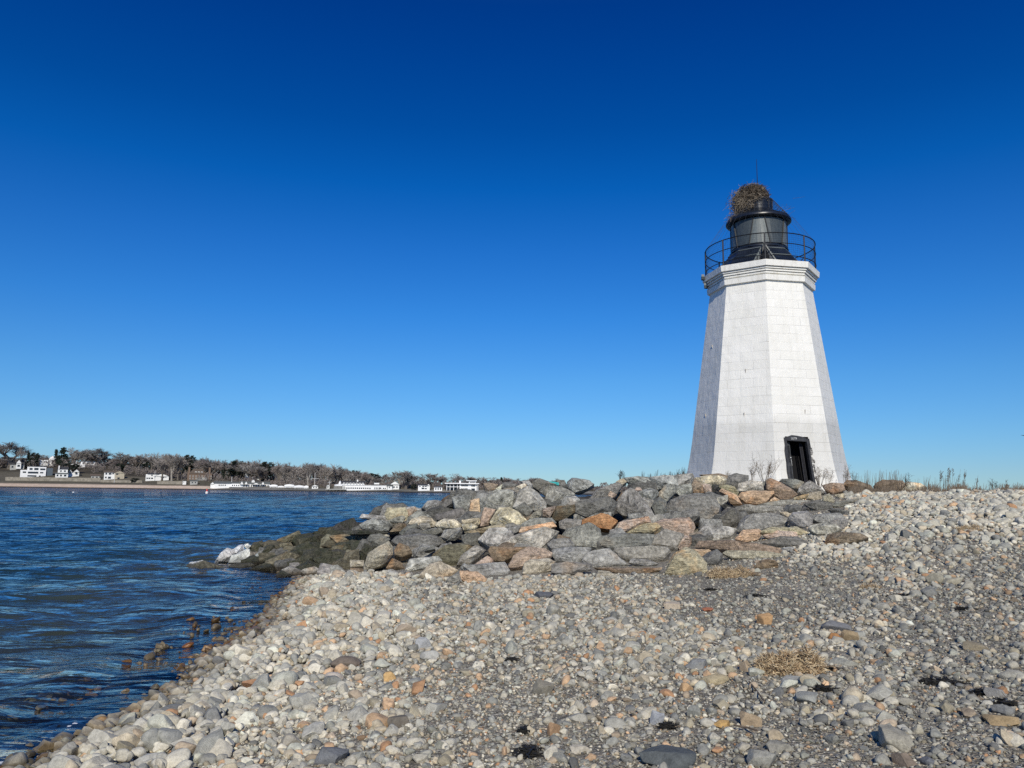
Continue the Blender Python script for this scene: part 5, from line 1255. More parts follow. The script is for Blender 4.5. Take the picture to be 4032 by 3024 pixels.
# white two storey with chimney and porch
H = House('house', 221, 269, 1882, 'white two storey house with a tall chimney and porch, nearest the shore wall'); H.box('wall', 228, 262, 1848, 1878, 8, 0, M_wh, drop=3); H.gable(228, 262, 1848, 1838, 8, 0, M_rfd); H.box('chimney', 229, 233, 1834, 1850, 1.2, -.3, M_wh); H.box('porch', 221, 264, 1866, 1882, 3, -3, M_wh, drop=1); H.gable(221, 264, 1866, 1862, 4, -3, M_rfg); H.win([(236, 241, 1852, 1858), (249, 255, 1852, 1858)], 0); H.win([(225, 231, 1869, 1876), (237, 243, 1869, 1876), (250, 258, 1869, 1876)], -3)
H = House('house', 269, 309, 1877, 'pair of small white gables, half hidden by brush'); H.box('wall', 270, 308, 1860, 1877, 7, 1, M_wh, drop=2); H.gable(270, 284, 1860, 1849, 7, .9, M_rfd, False, M_wh); H.gable(288, 309, 1858, 1847, 7, .9, M_rfd, False, M_wh); H.win([(274, 279, 1856, 1864), (294, 301, 1860, 1866)], .5)
H = House('house', 285, 384, 1839, 'long low white house with a flat upper storey, high on the hill'); H.box('wall', 285, 334, 1827, 1839, 9, 0, M_wh2, drop=2); H.box('upper_storey', 319, 370, 1817, 1831, 9, 1, M_wh2, drop=4); H.box('wing', 366, 384, 1826, 1835, 7, 1, M_wh2, drop=3); H.box('roof', 317, 372, 1815.7, 1817, 10, .6, M_rfd); H.box('chimney', 301, 307, 1817, 1828, 1.5, 2, M_wh); H.win([(334, 346, 1830, 1838), (347, 368, 1831, 1837), (290, 300, 1831, 1836), (306, 316, 1831, 1836)], .0)
H.win([(325, 333, 1820, 1826), (340, 348, 1820, 1826), (356, 364, 1820, 1826)], 1)
H = House('house', 360, 389, 1886, 'small pale low cottage by the shore, with a brown roof'); H.box('wall', 360, 389, 1874, 1886, 6, 0, M_gyw, drop=2); H.gable(358, 391, 1874, 1866, 6, 0, M_rfb); H.win([(364, 369, 1877, 1881), (377, 383, 1877, 1881)], 0)
H = House('house', 411, 485, 1887, 'white and tan two part house with its gable end to the side'); H.box('wall', 413, 449, 1861, 1886, 8, 0, M_wh, drop=2); H.gable(412, 462, 1861, 1853, 8, 0, M_rfb); H.box('gable_wing', 449, 484, 1862, 1887, 8, -.6, M_cr, drop=2); H.gable(449, 484, 1862, 1854, 8, -.6, M_rfb, False, M_cr); H.win(W1((1318, 1338, 515, 535), (1355, 1385, 515, 535), (1395, 1412, 515, 530), (1350, 1382, 560, 585), (1318, 1335, 560, 580)), 0); H.win(W1((1435, 1462, 520, 535), (1455, 1480, 568, 588)), -.6)
H = House('house', 522, 580, 1838, 'brown roofed house half hidden by trees on the hill'); H.box('wall', 524, 578, 1822, 1838, 9, 0, M_gyw, drop=3); H.gable(522, 580, 1822, 1804, 9, 0, M_rfb); H.gable(521, 538, 1830, 1812, 5, -2, M_rfd, False, M_wh); H.win([(545, 551, 1826, 1832), (560, 568, 1826, 1832)], 0)
H = House('house', 576, 661, 1892, 'white gabled shore house with an arched upper window and flagpole'); H.box('wall', 577, 628, 1868, 1890, 8, 0, M_wh, drop=4); H.gable(585, 632, 1868, 1862, 8, 0, M_rfd); H.box('gable_wing', 610, 660, 1876, 1892, 9, -1, M_wh, drop=2); H.gable(608, 661, 1876, 1864, 9, -1, M_rfg, False, M_wh); H.win(W1((1832, 1850, 572, 588), (1856, 1876, 572, 588), (1884, 1908, 572, 588), (1885, 1900, 538, 552)), 0); H.win(W1((1990, 2008, 550, 568), (2016, 2036, 544, 572), (2042, 2056, 552, 568)), -1)
pl = MB(); pl.tube((H.X(609), -1.6, 0), (H.X(609), -1.6, H.Z(1852)), .11, .07, 6); pl.build('flagpole', M_mast, H.o)
# brick mansion
c2 = lambda x: 600 + x / 3.16; d2 = lambda y: 1700 + y / 3.16
H = House('mansion', 737, 832, 1890, 'brown brick mansion with a big hipped roof, dormers and end chimneys', 'mansion'); H.box('wall', 740, 830, 1864, 1890, 12, 0, M_brk, drop=3); H.hip(748, 806, 1866, 1845, 12, 0, M_rfb, .25); H.hip(738, 832, 1868, 1860, 12, .6, M_rfb, .08)
for x in (745, 820): H.box('chimney', x - 3, x + 4, 1840, 1868, 1.6, 3, M_brk)
for x in (770, 781, 792): dm = H.box('dormer', x - 3, x + 3.5, 1857, 1864, 2, 1.2, M_wh); H.win([(x - 1.6, x + 2, 1858.2, 1863)], 1.2, None, dm)
H.win([(x, x + 4.5, 1872, 1878) for x in range(748, 826, 11)] + [(x, x + 4.5, 1881, 1888) for x in range(748, 826, 11)], 0, simple('pale_window', (.30, .29, .27), .4, .2, 2, 0, 0)); H.box('porch', 775, 812, 1880, 1890, 3, -3, M_gyw, drop=2)
H = House('shed', 719, 732, 1908, 'small white boathouse box on the grass below the mansion', 'shed'); H.box('wall', 719, 732, 1894, 1908, 4, 0, M_wh, drop=1); H.box('roof', 718.5, 732.5, 1893, 1894, 4.4, -.2, M_rfg); H.win([(722, 724, 1897, 1900)])
H = House('shed', 749, 776, 1908, 'long grey garden shed on the grass below the mansion', 'shed'); H.box('wall', 749, 776, 1894, 1908, 4, 0, M_gyw, drop=1); H.gable(748, 777, 1894, 1890, 4, 0, M_rfg); H.win([(755, 760, 1898, 1902), (766, 771, 1898, 1902)])
# low white clubhouse
H = House('clubhouse', 836, 1056, 1919, 'long low white clubhouse with a grey roof and a row of porch posts', 'clubhouse'); H.box('wall', 850, 1056, 1905, 1918, 10, 0, M_wh, drop=1.5); H.gable(850, 910, 1905, 1896, 10, 0, M_rfg); H.gable(910, 950, 1905.5, 1897, 10, .5, M_rfg); H.gable(946, 1056, 1905, 1895, 10, .2, M_rfg); H.box('annex', 836, 851, 1908, 1917, 6, .5, M_wh, drop=1); H.gable(835, 852, 1908, 1899, 6, .5, M_rfg, False, M_wh)
for x0, x1 in ((945, 957), (961, 973), (991, 1017), (1024, 1036)): H.gable(x0, x1, 1907, 1895 if x1 - x0 < 20 else 1900, 4, -1.5, M_rfg, False, M_wh, None, 'porch_gable', .2)
H.box('cupola', 987.5, 999.5, 1893, 1900, 2.4, 3, M_wh); H.gable(987, 1000, 1893, 1888, 2.4, 3, M_rfg, False, M_wh, None, 'cupola_roof', .1); H.box('deck', 904, 955, 1914.5, 1918.5, 3, -3, M_wh)
H.win([(x, x + 4, 1909, 1914) for x in (866, 873, 880, 888, 915, 922, 930, 938)]); H.win([(x, x + 4.2, 1907, 1917) for x in range(958, 1052, 9)], -.02, simple('porch_shadow', (.10, .10, .10), .8, .2, 2, 0, 0))  # tall dark panels painted for porch shade, not glass
H = House('house', 964, 999, 1889, 'white house climbing in steps among the dark evergreens'); H.box('wall', 966, 984, 1866, 1880, 7, 0, M_wh, drop=4); H.gable(966, 984, 1866, 1857, 7, 0, M_rfd, False, M_wh); H.box('wing', 978, 996, 1876, 1889, 6, -1, M_wh, drop=3); H.gable(978, 996, 1876, 1869, 6, -1, M_rfd); H.win([(972, 978, 1869, 1874), (984, 990, 1879, 1884)], -1)
H = House('house', 1013, 1026, 1890, 'tiny white gable showing between the trees behind the clubhouse'); H.box('wall', 1014, 1024, 1882, 1890, 5, 0, M_wh, drop=2); H.gable(1014, 1024, 1882, 1876, 5, 0, M_rfd, False, M_wh); H.win([(1017, 1021, 1884, 1887)])
H = House('house', 1130, 1156, 1896, 'grey white gabled house behind the pale bare trees'); H.box('wall', 1131, 1154, 1886, 1896, 6, 0, M_gyw, drop=2); H.gable(1130, 1155, 1887, 1878, 6, 0, M_rfd, False, M_gyw); H.win([(1136, 1140, 1889, 1893), (1146, 1150, 1889, 1893)])
# small huts on the quay
c3 = lambda x: 1200 + x / 3.16; d3 = lambda y: 1750 + y / 3.16
H = House('hut', 1227, 1253, 1924, 'white dock hut with a low gabled roof, under the mast', 'hut'); H.box('wall', 1228, 1252, 1915, 1924, 4, 0, M_wh, drop=1); H.gable(1227, 1253, 1915, 1908, 4, 0, M_rfg, False, M_wh); H.win([(1233, 1237, 1917, 1921), (1243, 1247, 1917, 1921)])
H = House('hut', 1285, 1300, 1924, 'narrow white dock hut at the pier beside the yacht clubhouse', 'hut'); H.box('wall', 1286, 1298, 1913, 1924, 4, 0, M_wh, drop=1); H.gable(1285, 1299, 1913, 1908, 4, 0, M_rfg, False, M_wh); H.win([(1289, 1293, 1916, 1921)])
H = House('house', 1275, 1294, 1906, 'flat white roofed house peeping from the trees above the narrow hut'); H.box('wall', 1277, 1293, 1901, 1906, 6, 1, M_gyw, drop=2); H.box('roof', 1275, 1294, 1898, 1901, 7, .5, M_wh); H.win([(1281, 1285, 1902, 1905)], 1)
# yacht clubhouse on its piles
H = House('clubhouse', 1315, 1524, 1930, 'long white waterfront clubhouse with a row of dark windows and dormers', 'clubhouse'); H.box('wall', 1350, 1523, 1911, 1930, 9, 0, M_wh2, drop=1); H.box('upper_storey', 1345, 1434, 1904, 1913, 8, 2.5, M_wh2); H.gable(1343, 1434, 1905, 1894.5, 9, 2.5, M_rfd)
for i in range(7): dm = H.box('dormer', 1352 + i * 12, 1359 + i * 12, 1901.5, 1908, 2, 2.0, M_wh); H.win([(1353.5 + i * 12, 1357.5 + i * 12, 1903, 1906.5)], 2.0, None, dm)
H.box('chimney', 1404, 1409, 1889, 1897, 1.3, 6, M_wh); H.hip(1464, 1500, 1912, 1906, 8, .3, M_rfd, .2); H.box('cupola', 1472, 1492, 1900, 1906.5, 3, 3, M_wh); H.box('cupola_roof', 1471, 1493, 1898.7, 1900, 3.4, 2.8, M_rfd); H.box('eave', 1348, 1524, 1909.8, 1911, 9.6, -.35, M_wh2)
H.win([(1356 + i * 8.1, 1361 + i * 8.1, 1920, 1925) for i in range(13)] + [(1473 + i * 6, 1476 + i * 6, 1918.5, 1926) for i in range(4)] + [(1493, 1500, 1919, 1923.5), (1506, 1511, 1920, 1924), (1513, 1518, 1920, 1924)])
pv = MB(); pv.lathe([(H.k * 22, H.Z(1915)), (H.k * 22, H.Z(1909.5)), (H.k * 20, H.Z(1909)), (H.k * 6, H.Z(1907)), (.15, H.Z(1894))], 16, (H.X(1339), 3)); pv.build('pavilion_roof', M_wh2, H.o, True, 40)
for x in range(1318, 1362, 5): 
    p_ = MB(); p_.tube((H.X(x), -1 + .02 * (x - 1340) ** 2 * H.k, H.Z(1930)), (H.X(x), -1 + .02 * (x - 1340) ** 2 * H.k, H.Z(1914)), .16, n=5); p_.build('porch_post', M_gyw, H.o)
dk = H.box('deck', 1286, 1365, 1927, 1929.5, 5, -4, M_gyw)
for i, x in enumerate(np.linspace(1290, 1362, 12)): p_ = MB(); p_.tube((H.X(x), -3.6 + .6 * (i % 2), H.Z(1942)), (H.X(x), -3.6 + .6 * (i % 2), H.Z(1928)), .22, n=6); p_.build('pile', M_pile, dk)
H = House('house', 1526, 1572, 1927, 'white gabled house standing between the clubhouse and the brown bushes'); H.box('wall', 1528, 1571, 1911, 1927, 9, 0, M_wh, drop=1); H.gable(1536, 1573, 1908, 1894, 9, 0, M_rfg, False, M_wh); H.box('wing', 1526, 1544, 1914, 1926, 6, -1.5, M_wh, drop=1); H.gable(1525, 1545, 1914, 1907, 6, -1.5, M_rfg); H.win([(1550, 1556, 1902, 1908), (1549, 1554, 1915, 1921), (1560, 1565, 1915, 1921)]); H.win([(1531, 1535, 1917, 1922)], -1.5)
H = House('house', 1645, 1693, 1932, 'white two storey block house with a dark roof, beside the arcaded garage'); H.box('wall', 1646, 1682, 1911, 1932, 8, 0, M_wh2, drop=1); H.gable(1645, 1684, 1911, 1906, 8, 0, M_rfd); H.box('gable_wing', 1682, 1692, 1912, 1931, 7, .4, M_wh, drop=1); H.gable(1680, 1693, 1912, 1904, 7, .4, M_rfd, False, M_wh); H.win([(1650, 1656, 1914, 1917), (1662, 1670, 1913.5, 1917), (1672, 1680, 1913.5, 1917), (1660, 1670, 1920, 1926), (1672, 1680, 1922, 1926)])
H = House('garage', 1709, 1745, 1933, 'low white arcaded pavilion with dark arched openings', 'pavilion'); H.box('wall', 1709, 1741, 1919, 1933, 6, 0, M_wh2, drop=1); H.hip(1710, 1740, 1919, 1914, 6, 0, M_rfd, .2); H.box('cornice', 1708.5, 1741.5, 1918, 1919.4, 6.4, -.25, M_wh2)
for x in (1716, 1725, 1734):
    a = MB(); a.prism([(H.X(x - 2.3), -.06, H.Z(1929)), (H.X(x + 2.3), -.06, H.Z(1929)), (H.X(x + 2.3), -.06, H.Z(1923)), (H.X(x + 1.5), -.06, H.Z(1921.3)), (H.X(x), -.06, H.Z(1920.6)), (H.X(x - 1.5), -.06, H.Z(1921.3)), (H.X(x - 2.3), -.06, H.Z(1923))], (0, .045, 0)); a.build('arch', M_win, H.o)
H = House('house', 1751, 1886, 1932, 'large white modern villa with long flat roof and columned terrace', 'villa'); H.box('wall', 1809, 1877, 1905, 1932, 9, 0, M_wh2, drop=1); H.box('back_wall', 1757, 1809, 1906, 1932, 6, 4.5, simple('shaded_terrace_wall', (.33, .34, .34), .8, .15, 2, 0, 0), drop=1); H.box('roof', 1751, 1886, 1902, 1905.5, 11, -1.5, M_wh2); H.box('upper_storey', 1846, 1873, 1894, 1903, 6, 1, M_wh2); H.box('upper_roof', 1835, 1877, 1891.5, 1894, 8, .2, M_wh2); H.box('roof_terrace', 1808, 1846, 1898, 1902, 5, 3, M_rfd); H.box('chimney', 1807.5, 1814, 1892.5, 1903, 1.5, 2, M_wh2); H.box('balcony', 1757, 1812, 1916.5, 1918.5, 5, -.3, M_wh2)  # shade under the terrace roof is put into the back wall colour
for x in (1759, 1772, 1786, 1801): H.box('column', x - 1, x + 1, 1905, 1932, .5, -.2, M_wh2)
H.box('column', 1880, 1882.5, 1905, 1932, .6, -.5, M_wh2); H.win([(1775, 1784, 1920, 1931), (1790, 1799, 1920, 1931), (1763, 1770, 1908, 1916), (1790, 1799, 1908, 1916)], 4.5); H.win([(1816 + i * 4.6, 1819.6 + i * 4.6, 1908, 1915) for i in range(6)] + [(1856 + i * 5, 1860 + i * 5, 1908, 1916) for i in range(3)] + [(1816, 1826, 1923, 1929), (1828, 1841, 1923, 1929), (1856, 1870, 1923, 1931)]); H.win([(1849 + i * 4.6, 1852.4 + i * 4.6, 1896, 1901) for i in range(5)], 1)
# sea wall and low garden walls on the left bank
mW = simple('pale_stone_wall', (.27, .245, .20), .9, .35, .6, 0, 0)
def bank_wall(px0, px1, yt, yb, label, name='seawall'):
    n_ = 14; xs = np.linspace(px0, px1, n_); b = MB()
    B = [far_pos(x, yb + (x - px0) * .012)[0] for x in xs]; k = far_pos(px0, yb)[1]; hgt = (yb - yt) * k
    for i in range(n_ - 1): b.prism([B[i] - Vector((0, 0, 1)), B[i + 1] - Vector((0, 0, 1)), B[i + 1] + Vector((0, 0, hgt)), B[i] + Vector((0, 0, hgt))], (0, 1.0, 0))
    return tag(b.build(name, mW), label, 'wall')
bank_wall(20, 395, 1878, 1892, 'long pale stone seawall below the white cubic house'); bank_wall(395, 560, 1890, 1899, 'lower seawall in front of the white and tan house'); bank_wall(618, 716, 1894, 1906, 'garden wall between the shore house and the boathouse')
# boats laid up under white covers, a mast, flagpoles
def boat(px0, px1, yt, yb, label):
    pc = (px0 + px1) / 2; p, k = far_pos(pc, yb); o = empty('boat', p, -math.atan2(p.x, p.y)); tag(o, label, 'boat', 'boats laid up ashore'); L = (px1 - px0) * k; Hh = (yb - yt) * k; b = MB()
    n_ = 9; prof_ = []
    for i in range(n_):
        t = i / (n_ - 1); wd = (math.sin(math.pi * min(t * .8 + .2, 1)) ** .6) * L * .14 + .05; z1 = Hh * .5; b_ = [( -L / 2 + t * L, -wd, z1), (-L / 2 + t * L, -wd * .55, Hh * .12), (-L / 2 + t * L, wd * .55, Hh * .12), (-L / 2 + t * L, wd, z1)]; prof_.append(b_)
    V = [q for r_ in prof_ for q in r_]; F = [(i * 4 + j, i * 4 + (j + 1) % 4, (i + 1) * 4 + (j + 1) % 4, (i + 1) * 4 + j) for i in range(n_ - 1) for j in range(4)] + [(0, 1, 2, 3), tuple(range((n_ - 1) * 4, n_ * 4))]
    b.add(V, F); b.build('hull', M_wh2, o)
    c = MB(); V = []
    for i in range(n_):
        t = i / (n_ - 1); wd = (math.sin(math.pi * min(t * .8 + .2, 1)) ** .6) * L * .14 + .1; x = -L / 2 + t * L; V += [(x, -wd, Hh * .48), (x, 0, Hh * (.8 + .2 * math.sin(math.pi * t))), (x, wd, Hh * .48)]
    c.add(V, [(i * 3 + j, i * 3 + j + 1, (i + 1) * 3 + j + 1, (i + 1) * 3 + j) for i in range(n_ - 1) for j in range(2)] + [(0, 1, 2), (n_ * 3 - 3, n_ * 3 - 2, n_ * 3 - 1)]); c.build('cover', M_wh2, o)
    s_ = MB(); [s_.box(x - .15, x + .15, -.6, .6, -.4, Hh * .2) for x in (-L * .25, L * .25)]; s_.build('cradle', M_pile, o)
boat(1062, 1092, 1908, 1921, 'grey white boat under a low cover, right beside the low clubhouse'); boat(1094, 1118, 1913, 1922, 'flat white boat beside the largest covered boat'); boat(1120, 1158, 1907, 1922, 'largest boat wrapped under a white cover on the stone quay'); boat(1159, 1197, 1911, 1924, 'white boat with a pointed cover, next after the largest one'); boat(1198, 1214, 1912, 1925, 'short white covered boat seen end on')
def pole(px, yb, yt, r_, label, cross=None, m=None, cat='flagpole', name='flagpole'):
    p, k = far_pos(px, yb); b = MB(); hh_ = (yb - yt) * k; b.tube((0, 0, -.5), (0, 0, hh_), r_, r_ * .7, 6)
    for f, hw in cross or (): b.tube((-hw, 0, hh_ * f), (hw, 0, hh_ * f), r_ * .6, n=5)
    o = b.build(name, m or M_mast); o.location = p; return tag(o, label, cat)
pole(1238, 1922, 1862, .12, 'tall white flagpole with a yardarm by the dock hut', [(.62, 2.2)]); pole(911, 1918, 1877, .15, 'white flagpole in front of the low clubhouse'); pole(1297, 1924, 1893, .13, 'white signal mast on the pier hut deck', [(.8, 1.0)]); pole(450, 1900, 1864, .12, 'white pole standing before the white and tan house')
mp = simple('grey_utility_pole', (.18, .16, .13), .9, .2, 3, 0, 0)
pole(1092, 1917, 1880, .12, 'grey wooden pole left of the boats, against the trees'.replace('left of', 'beside'), None, mp, 'pole', 'wooden_pole'); pole(1442, 1912, 1883, .16, 'brown wooden pole rising behind the waterfront clubhouse roof', None, mp, 'pole', 'wooden_pole'); pole(532, 1872, 1850, .15, 'pale trunk like pole under the brown roofed house', None, mp, 'pole', 'wooden_pole')
# buoys
def buoy(px, py, w_, h_, cols, label):
    d = EYE * FPX / max(py - float(horizon(px)), 2); p = Vector(at_depth(px, py, d)[0]); k = d / FPX; o = empty('buoy', (p.x, p.y, 0)); tag(o, label, 'buoy'); r_ = w_ * k / 2; H_ = h_ * k
    b = MB(); b.lathe([(.02, -.3), (r_ * .9, -.2), (r_, H_ * .3), (r_ * .6, H_ * .45), (.02, H_ * .46)], 14); b.build('float', cols[0], o, True, 40)
    if len(cols) > 1: b = MB(); b.lathe([(r_ * .55, H_ * .44), (r_ * .5, H_ * .85), (r_ * .2, H_), (.01, H_)], 12); b.build('tower', cols[1], o, True, 40)
buoy(814, 1943, 11, 18, (simple('white_buoy', (.75, .74, .72), .5, .05, 3, 0, 0), simple('red_buoy', (.55, .06, .05), .5, .1, 3, 0, 0)), 'red topped white channel buoy floating off the sandy strand'); buoy(289, 1939, 8, 7, (simple('pale_buoy', (.7, .74, .76), .5, .05, 3, 0, 0),), 'small white mooring ball floating on the blue water')

# ---------------------------------------------------------------- trees
M_bark = simple('grey_bark', (.15, .13, .11), .95, .3, 2, 0, 0); M_barkp = simple('pale_bark', (.33, .30, .26), .95, .25, 2, 0, 0)
M_twig = simple('grey_brown_twigs', (.30, .27, .245), .95, .35, .35, 0, 0); M_twigr = simple('reddish_twigs', (.28, .24, .22), .95, .35, .35, 0, 0); M_twigg = simple('grey_twigs', (.33, .31, .285), .95, .35, .35, 0, 0); M_twigp = simple('pale_twigs', (.30, .27, .235), .95, .3, .35, 0, 0)  # twig tones lifted and greyed to carry a slight distance haze
M_ever = simple('dark_evergreen', (.020, .032, .020), .9, .5, .5, 0, 0)
def bare_tree(seed, spread=1.0, trunk=.22, dens=1.0, tw=.0032):
    """unit-height leafless tree; returns trunk mesh data and twig mesh data"""
    r = random.Random(seed); T, Wg = MB(), MB(); tips = []
    def grow(p, d, L, rad_, lev):
        q = p + d * L
        (T if lev < 3 else Wg).tube(p, q, rad_, rad_ * .66, 5 if lev < 2 else 3, False)
        if lev >= 5: return
        n_ = r.choice((2, 3, 3)) if lev < 4 else r.choice((2, 3, 3, 4))
        if lev == 0: n_ = r.choice((3, 4, 5))
        for i in range(n_):
            a = r.uniform(0, 6.283); tl = rad(r.uniform(14, 41)) * spread * (1 if lev else .8); u = d.orthogonal().normalized(); v = d.cross(u)
            nd = (d * math.cos(tl) + (u * math.cos(a) + v * math.sin(a)) * math.sin(tl)); nd.z += .20; nd.normalize()
            grow(q if r.random() < .6 or lev == 0 else p.lerp(q, r.uniform(.5, .9)), nd, L * r.uniform(.58, .86) * (1.05 if lev == 0 else 1), max(rad_ * .58, tw), lev + 1)
            if lev >= 2:
                for _ in range(int(2 * dens)):
                    s_ = p.lerp(q, r.random()); dd = (nd + Vector((r.gauss(0, .6), r.gauss(0, .6), r.gauss(.1, .5)))).normalized(); Wg.tube(s_, s_ + dd * r.uniform(.04, .10), tw * .8, tw * .5, 3, False)
    grow(Vector((0, 0, -.02)), Vector((r.gauss(0, .04), r.gauss(0, .04), 1)).normalized(), trunk, .024, 0)
    zmax = max(v[2] for v in Wg.v)
    for b in (T, Wg): b.v = [(x / zmax, y / zmax, z / zmax) for x, y, z in b.v]
    return T, Wg
def mesh_of(b, name, m):
    me = bpy.data.meshes.new(name); me.from_pydata(b.v, [], b.f); me.materials.append(m); me.update(); return me
BARE = {}
for nm, mt, mb_, seeds, sp_, tr_ in (('brown', M_twig, M_bark, (1, 2, 3, 4), 1.0, .20), ('red', M_twigr, M_bark, (5, 6), 1.05, .14), ('grey', M_twigg, M_bark, (7, 8, 9), 1.1, .24), ('pale', M_twigp, M_barkp, (10, 11), .9, .26)):
    L = []
    for s_ in seeds:
        T, Wg = bare_tree(s_, sp_, tr_); x_ = np.array([v[0] for v in Wg.v]); L.append((mesh_of(T, 'trunk', mb_), mesh_of(Wg, 'crown', mt), np.percentile(x_, 97) - np.percentile(x_, 3)))
    BARE[nm] = L
def evergreen(seed, conic):
    r = random.Random(seed); T, Cn = MB(), MB(); T.tube((0, 0, -.02), (0, 0, .93), .028, .006, 6, False); lay = []
    for i in range(46):
        z = r.uniform(.12, .98) if conic else r.uniform(.3, .96); rr_ = (1 - z) * .30 + .03 if conic else .26 * math.sin(math.pi * min(1, max(0, (z - .2) / .85))) ** .6 + .03
        a = r.uniform(0, 6.283); rr_ *= r.uniform(.5, 1.15); lay.append((rr_ * math.cos(a), rr_ * math.sin(a), z - rr_ * .15, r.uniform(.04, .085)))
        T.tube((0, 0, z - .02), lay[-1][:3], .006, .003, 3, False)
    for x, y, z, s_ in lay:
        for _ in range(46):
            c = Vector((x + r.gauss(0, s_ * .62), y + r.gauss(0, s_ * .62), z + r.gauss(0, s_ * .34))); u = Vector((r.gauss(0, 1), r.gauss(0, 1), r.gauss(0, .6))).normalized() * r.uniform(.025, .055); v = Vector((r.gauss(0, 1), r.gauss(0, 1), r.gauss(0, .8))).normalized() * r.uniform(.014, .028)
            Cn.add([c - u, c + v, c + u, c - v], [(0, 1, 2, 3)])
    return mesh_of(T, 'trunk', M_bark), mesh_of(Cn, 'crown', M_ever), .62 if conic else .60
EVER = [evergreen(21, True), evergreen(22, True), evergreen(23, False), evergreen(24, False)]
def tree(kind, px, yt, yb, wpx, label, group=None, v=0, ever=False, back=0):
    p, k = far_pos(px, yb); d = p - Vector((0, 0, EYE)); p = p + d.normalized() * back; k *= (d.length + back) / d.length
    p.z -= .5; hgt = (yb - yt) * k * (1 + 0); tm, cm, wd = (EVER[v % 4] if ever else BARE[kind][v % len(BARE[kind])])
    o = empty('evergreen_tree' if ever else 'bare_tree', p, (v * 2.4) % 6.28); sx = wpx * k / (wd * hgt) * hgt; o.scale = (sx, sx, hgt)
    for nm, me in (('trunk', tm), ('crown', cm)):
        q = bpy.data.objects.new(nm, me); COL.objects.link(q); q.parent = o
    tag(o, label, 'tree', group); return o
TREES = [  # kind, px, top, base, width, label
 ('grey', 38, 1733, 1846, 98, 'tallest wide spreading bare oak at the edge of the far bank', 0), ('grey', 78, 1757, 1846, 40, 'thinner bare tree just beside the tallest oak', 1),
 ('grey', 282, 1757, 1834, 52, 'grey bare tree right behind the tall dark conifer', 2), ('brown', 330, 1764, 1836, 50, 'bare tree rising over the long low hill house', 1), ('grey', 388, 1759, 1836, 70, 'broad round bare tree over the end of the hill house', 0),
 ('grey', 480, 1776, 1842, 96, 'wide umbrella shaped bare tree against the sky', 1), ('grey', 594, 1780, 1862, 52, 'bare tree standing over the white gabled shore house', 2), ('brown', 636, 1781, 1892, 58, 'tall dark bare tree behind the end of the shore house', 2), ('pale', 676, 1784, 1893, 62, 'bare tree with a pale forked trunk beside the shore house', 0), ('brown', 700, 1783, 1890, 56, 'bare tree between the forked tree and the mansion', 3),
 ('pale', 1128, 1850, 1905, 40, 'white barked bare tree nearest the covered boats', 1), ('pale', 1213, 1816, 1917, 54, 'tall white barked bare tree beside the flagpole with a yardarm', 0), ('grey', 1340, 1831, 1905, 40, 'grey bare tree above the waterfront clubhouse dormers', 0), ('pale', 1572, 1848, 1922, 44, 'pale bare tree over the white gabled house', 1), ('brown', 1596, 1848, 1926, 70, 'big rounded brown bare tree beside the white gabled house', 0),
 ('brown', 1706, 1857, 1922, 48, 'dark round headed bare tree above the arcaded pavilion', 1), ('grey', 1800, 1860, 1912, 44, 'open bare tree standing over the modern villa roof', 2)]
for kd, px, yt, yb, wp, lab, v in TREES: tree(kd, px, yt, yb, wp, lab, None, v)
EV = [(244, 1754, 1838, 44, 'tallest dark conifer with drooping tiers beside the turreted house', 0), (217, 1767, 1836, 26, 'smaller pointed conifer next to the tallest conifer', 1), (108, 1778, 1842, 24, 'narrow dark conifer behind the white cubic house', 1), (132, 1778, 1842, 34, 'wider dark conifer behind the white cubic house', 2), (545, 1791, 1822, 26, 'flat topped dark pine above the brown roofed house', 3), (738, 1786, 1872, 50, 'dark evergreen behind the mansion chimney', 2), (800, 1801, 1868, 56, 'broad dark evergreen over the mansion roof', 3), (886, 1815, 1888, 40, 'dark evergreen behind the clubhouse annex', 0), (930, 1808, 1890, 62, 'large dark evergreen behind the low clubhouse flagpole', 2), (978, 1826, 1888, 52, 'dark evergreen behind the stepped white house', 3), (1046, 1813, 1892, 56, 'tall ragged evergreen behind the far end of the low clubhouse', 2), (1140, 1828, 1872, 60, 'wide flat evergreen crown above the covered boats', 3), (1394, 1847, 1900, 34, 'dark evergreen over the waterfront clubhouse roof', 2), (1468, 1857, 1902, 48, 'dark leaning evergreen behind the rooftop cupola', 3), (1628, 1900, 1930, 22, 'small evergreen bush beside the white block house', 2), (1974, 1876, 1921, 20, 'small pointed evergreen just past the modern villa', 1), (275, 1820, 1868, 62, 'dark rounded evergreen between the hill house and the shore houses', 2), (470, 1820, 1862, 44, 'dark bushy evergreen above the white and tan house', 3), (585, 1812, 1860, 40, 'dark evergreen behind the shore house chimney', 3), (530, 1878, 1900, 30, 'low round dark bush on the bank beside the shore house', 2)]
for px, yt, yb, wp, lab, v in EV: tree('', px, yt, yb, wp, lab, None, v, True)
tr = random.Random(77)
SKYL = [(-120, 1790), (20, 1800), (100, 1800), (160, 1790), (230, 1790), (300, 1775), (420, 1785), (450, 1800), (520, 1795), (600, 1788), (700, 1785), (760, 1796), (850, 1810), (960, 1812), (1060, 1818), (1110, 1822), (1200, 1822), (1300, 1832), (1400, 1850), (1480, 1865), (1530, 1868), (1600, 1856), (1680, 1875), (1760, 1878), (1850, 1885), (1950, 1872), (2050, 1875), (2130, 1882), (2300, 1893), (2700, 1905)]
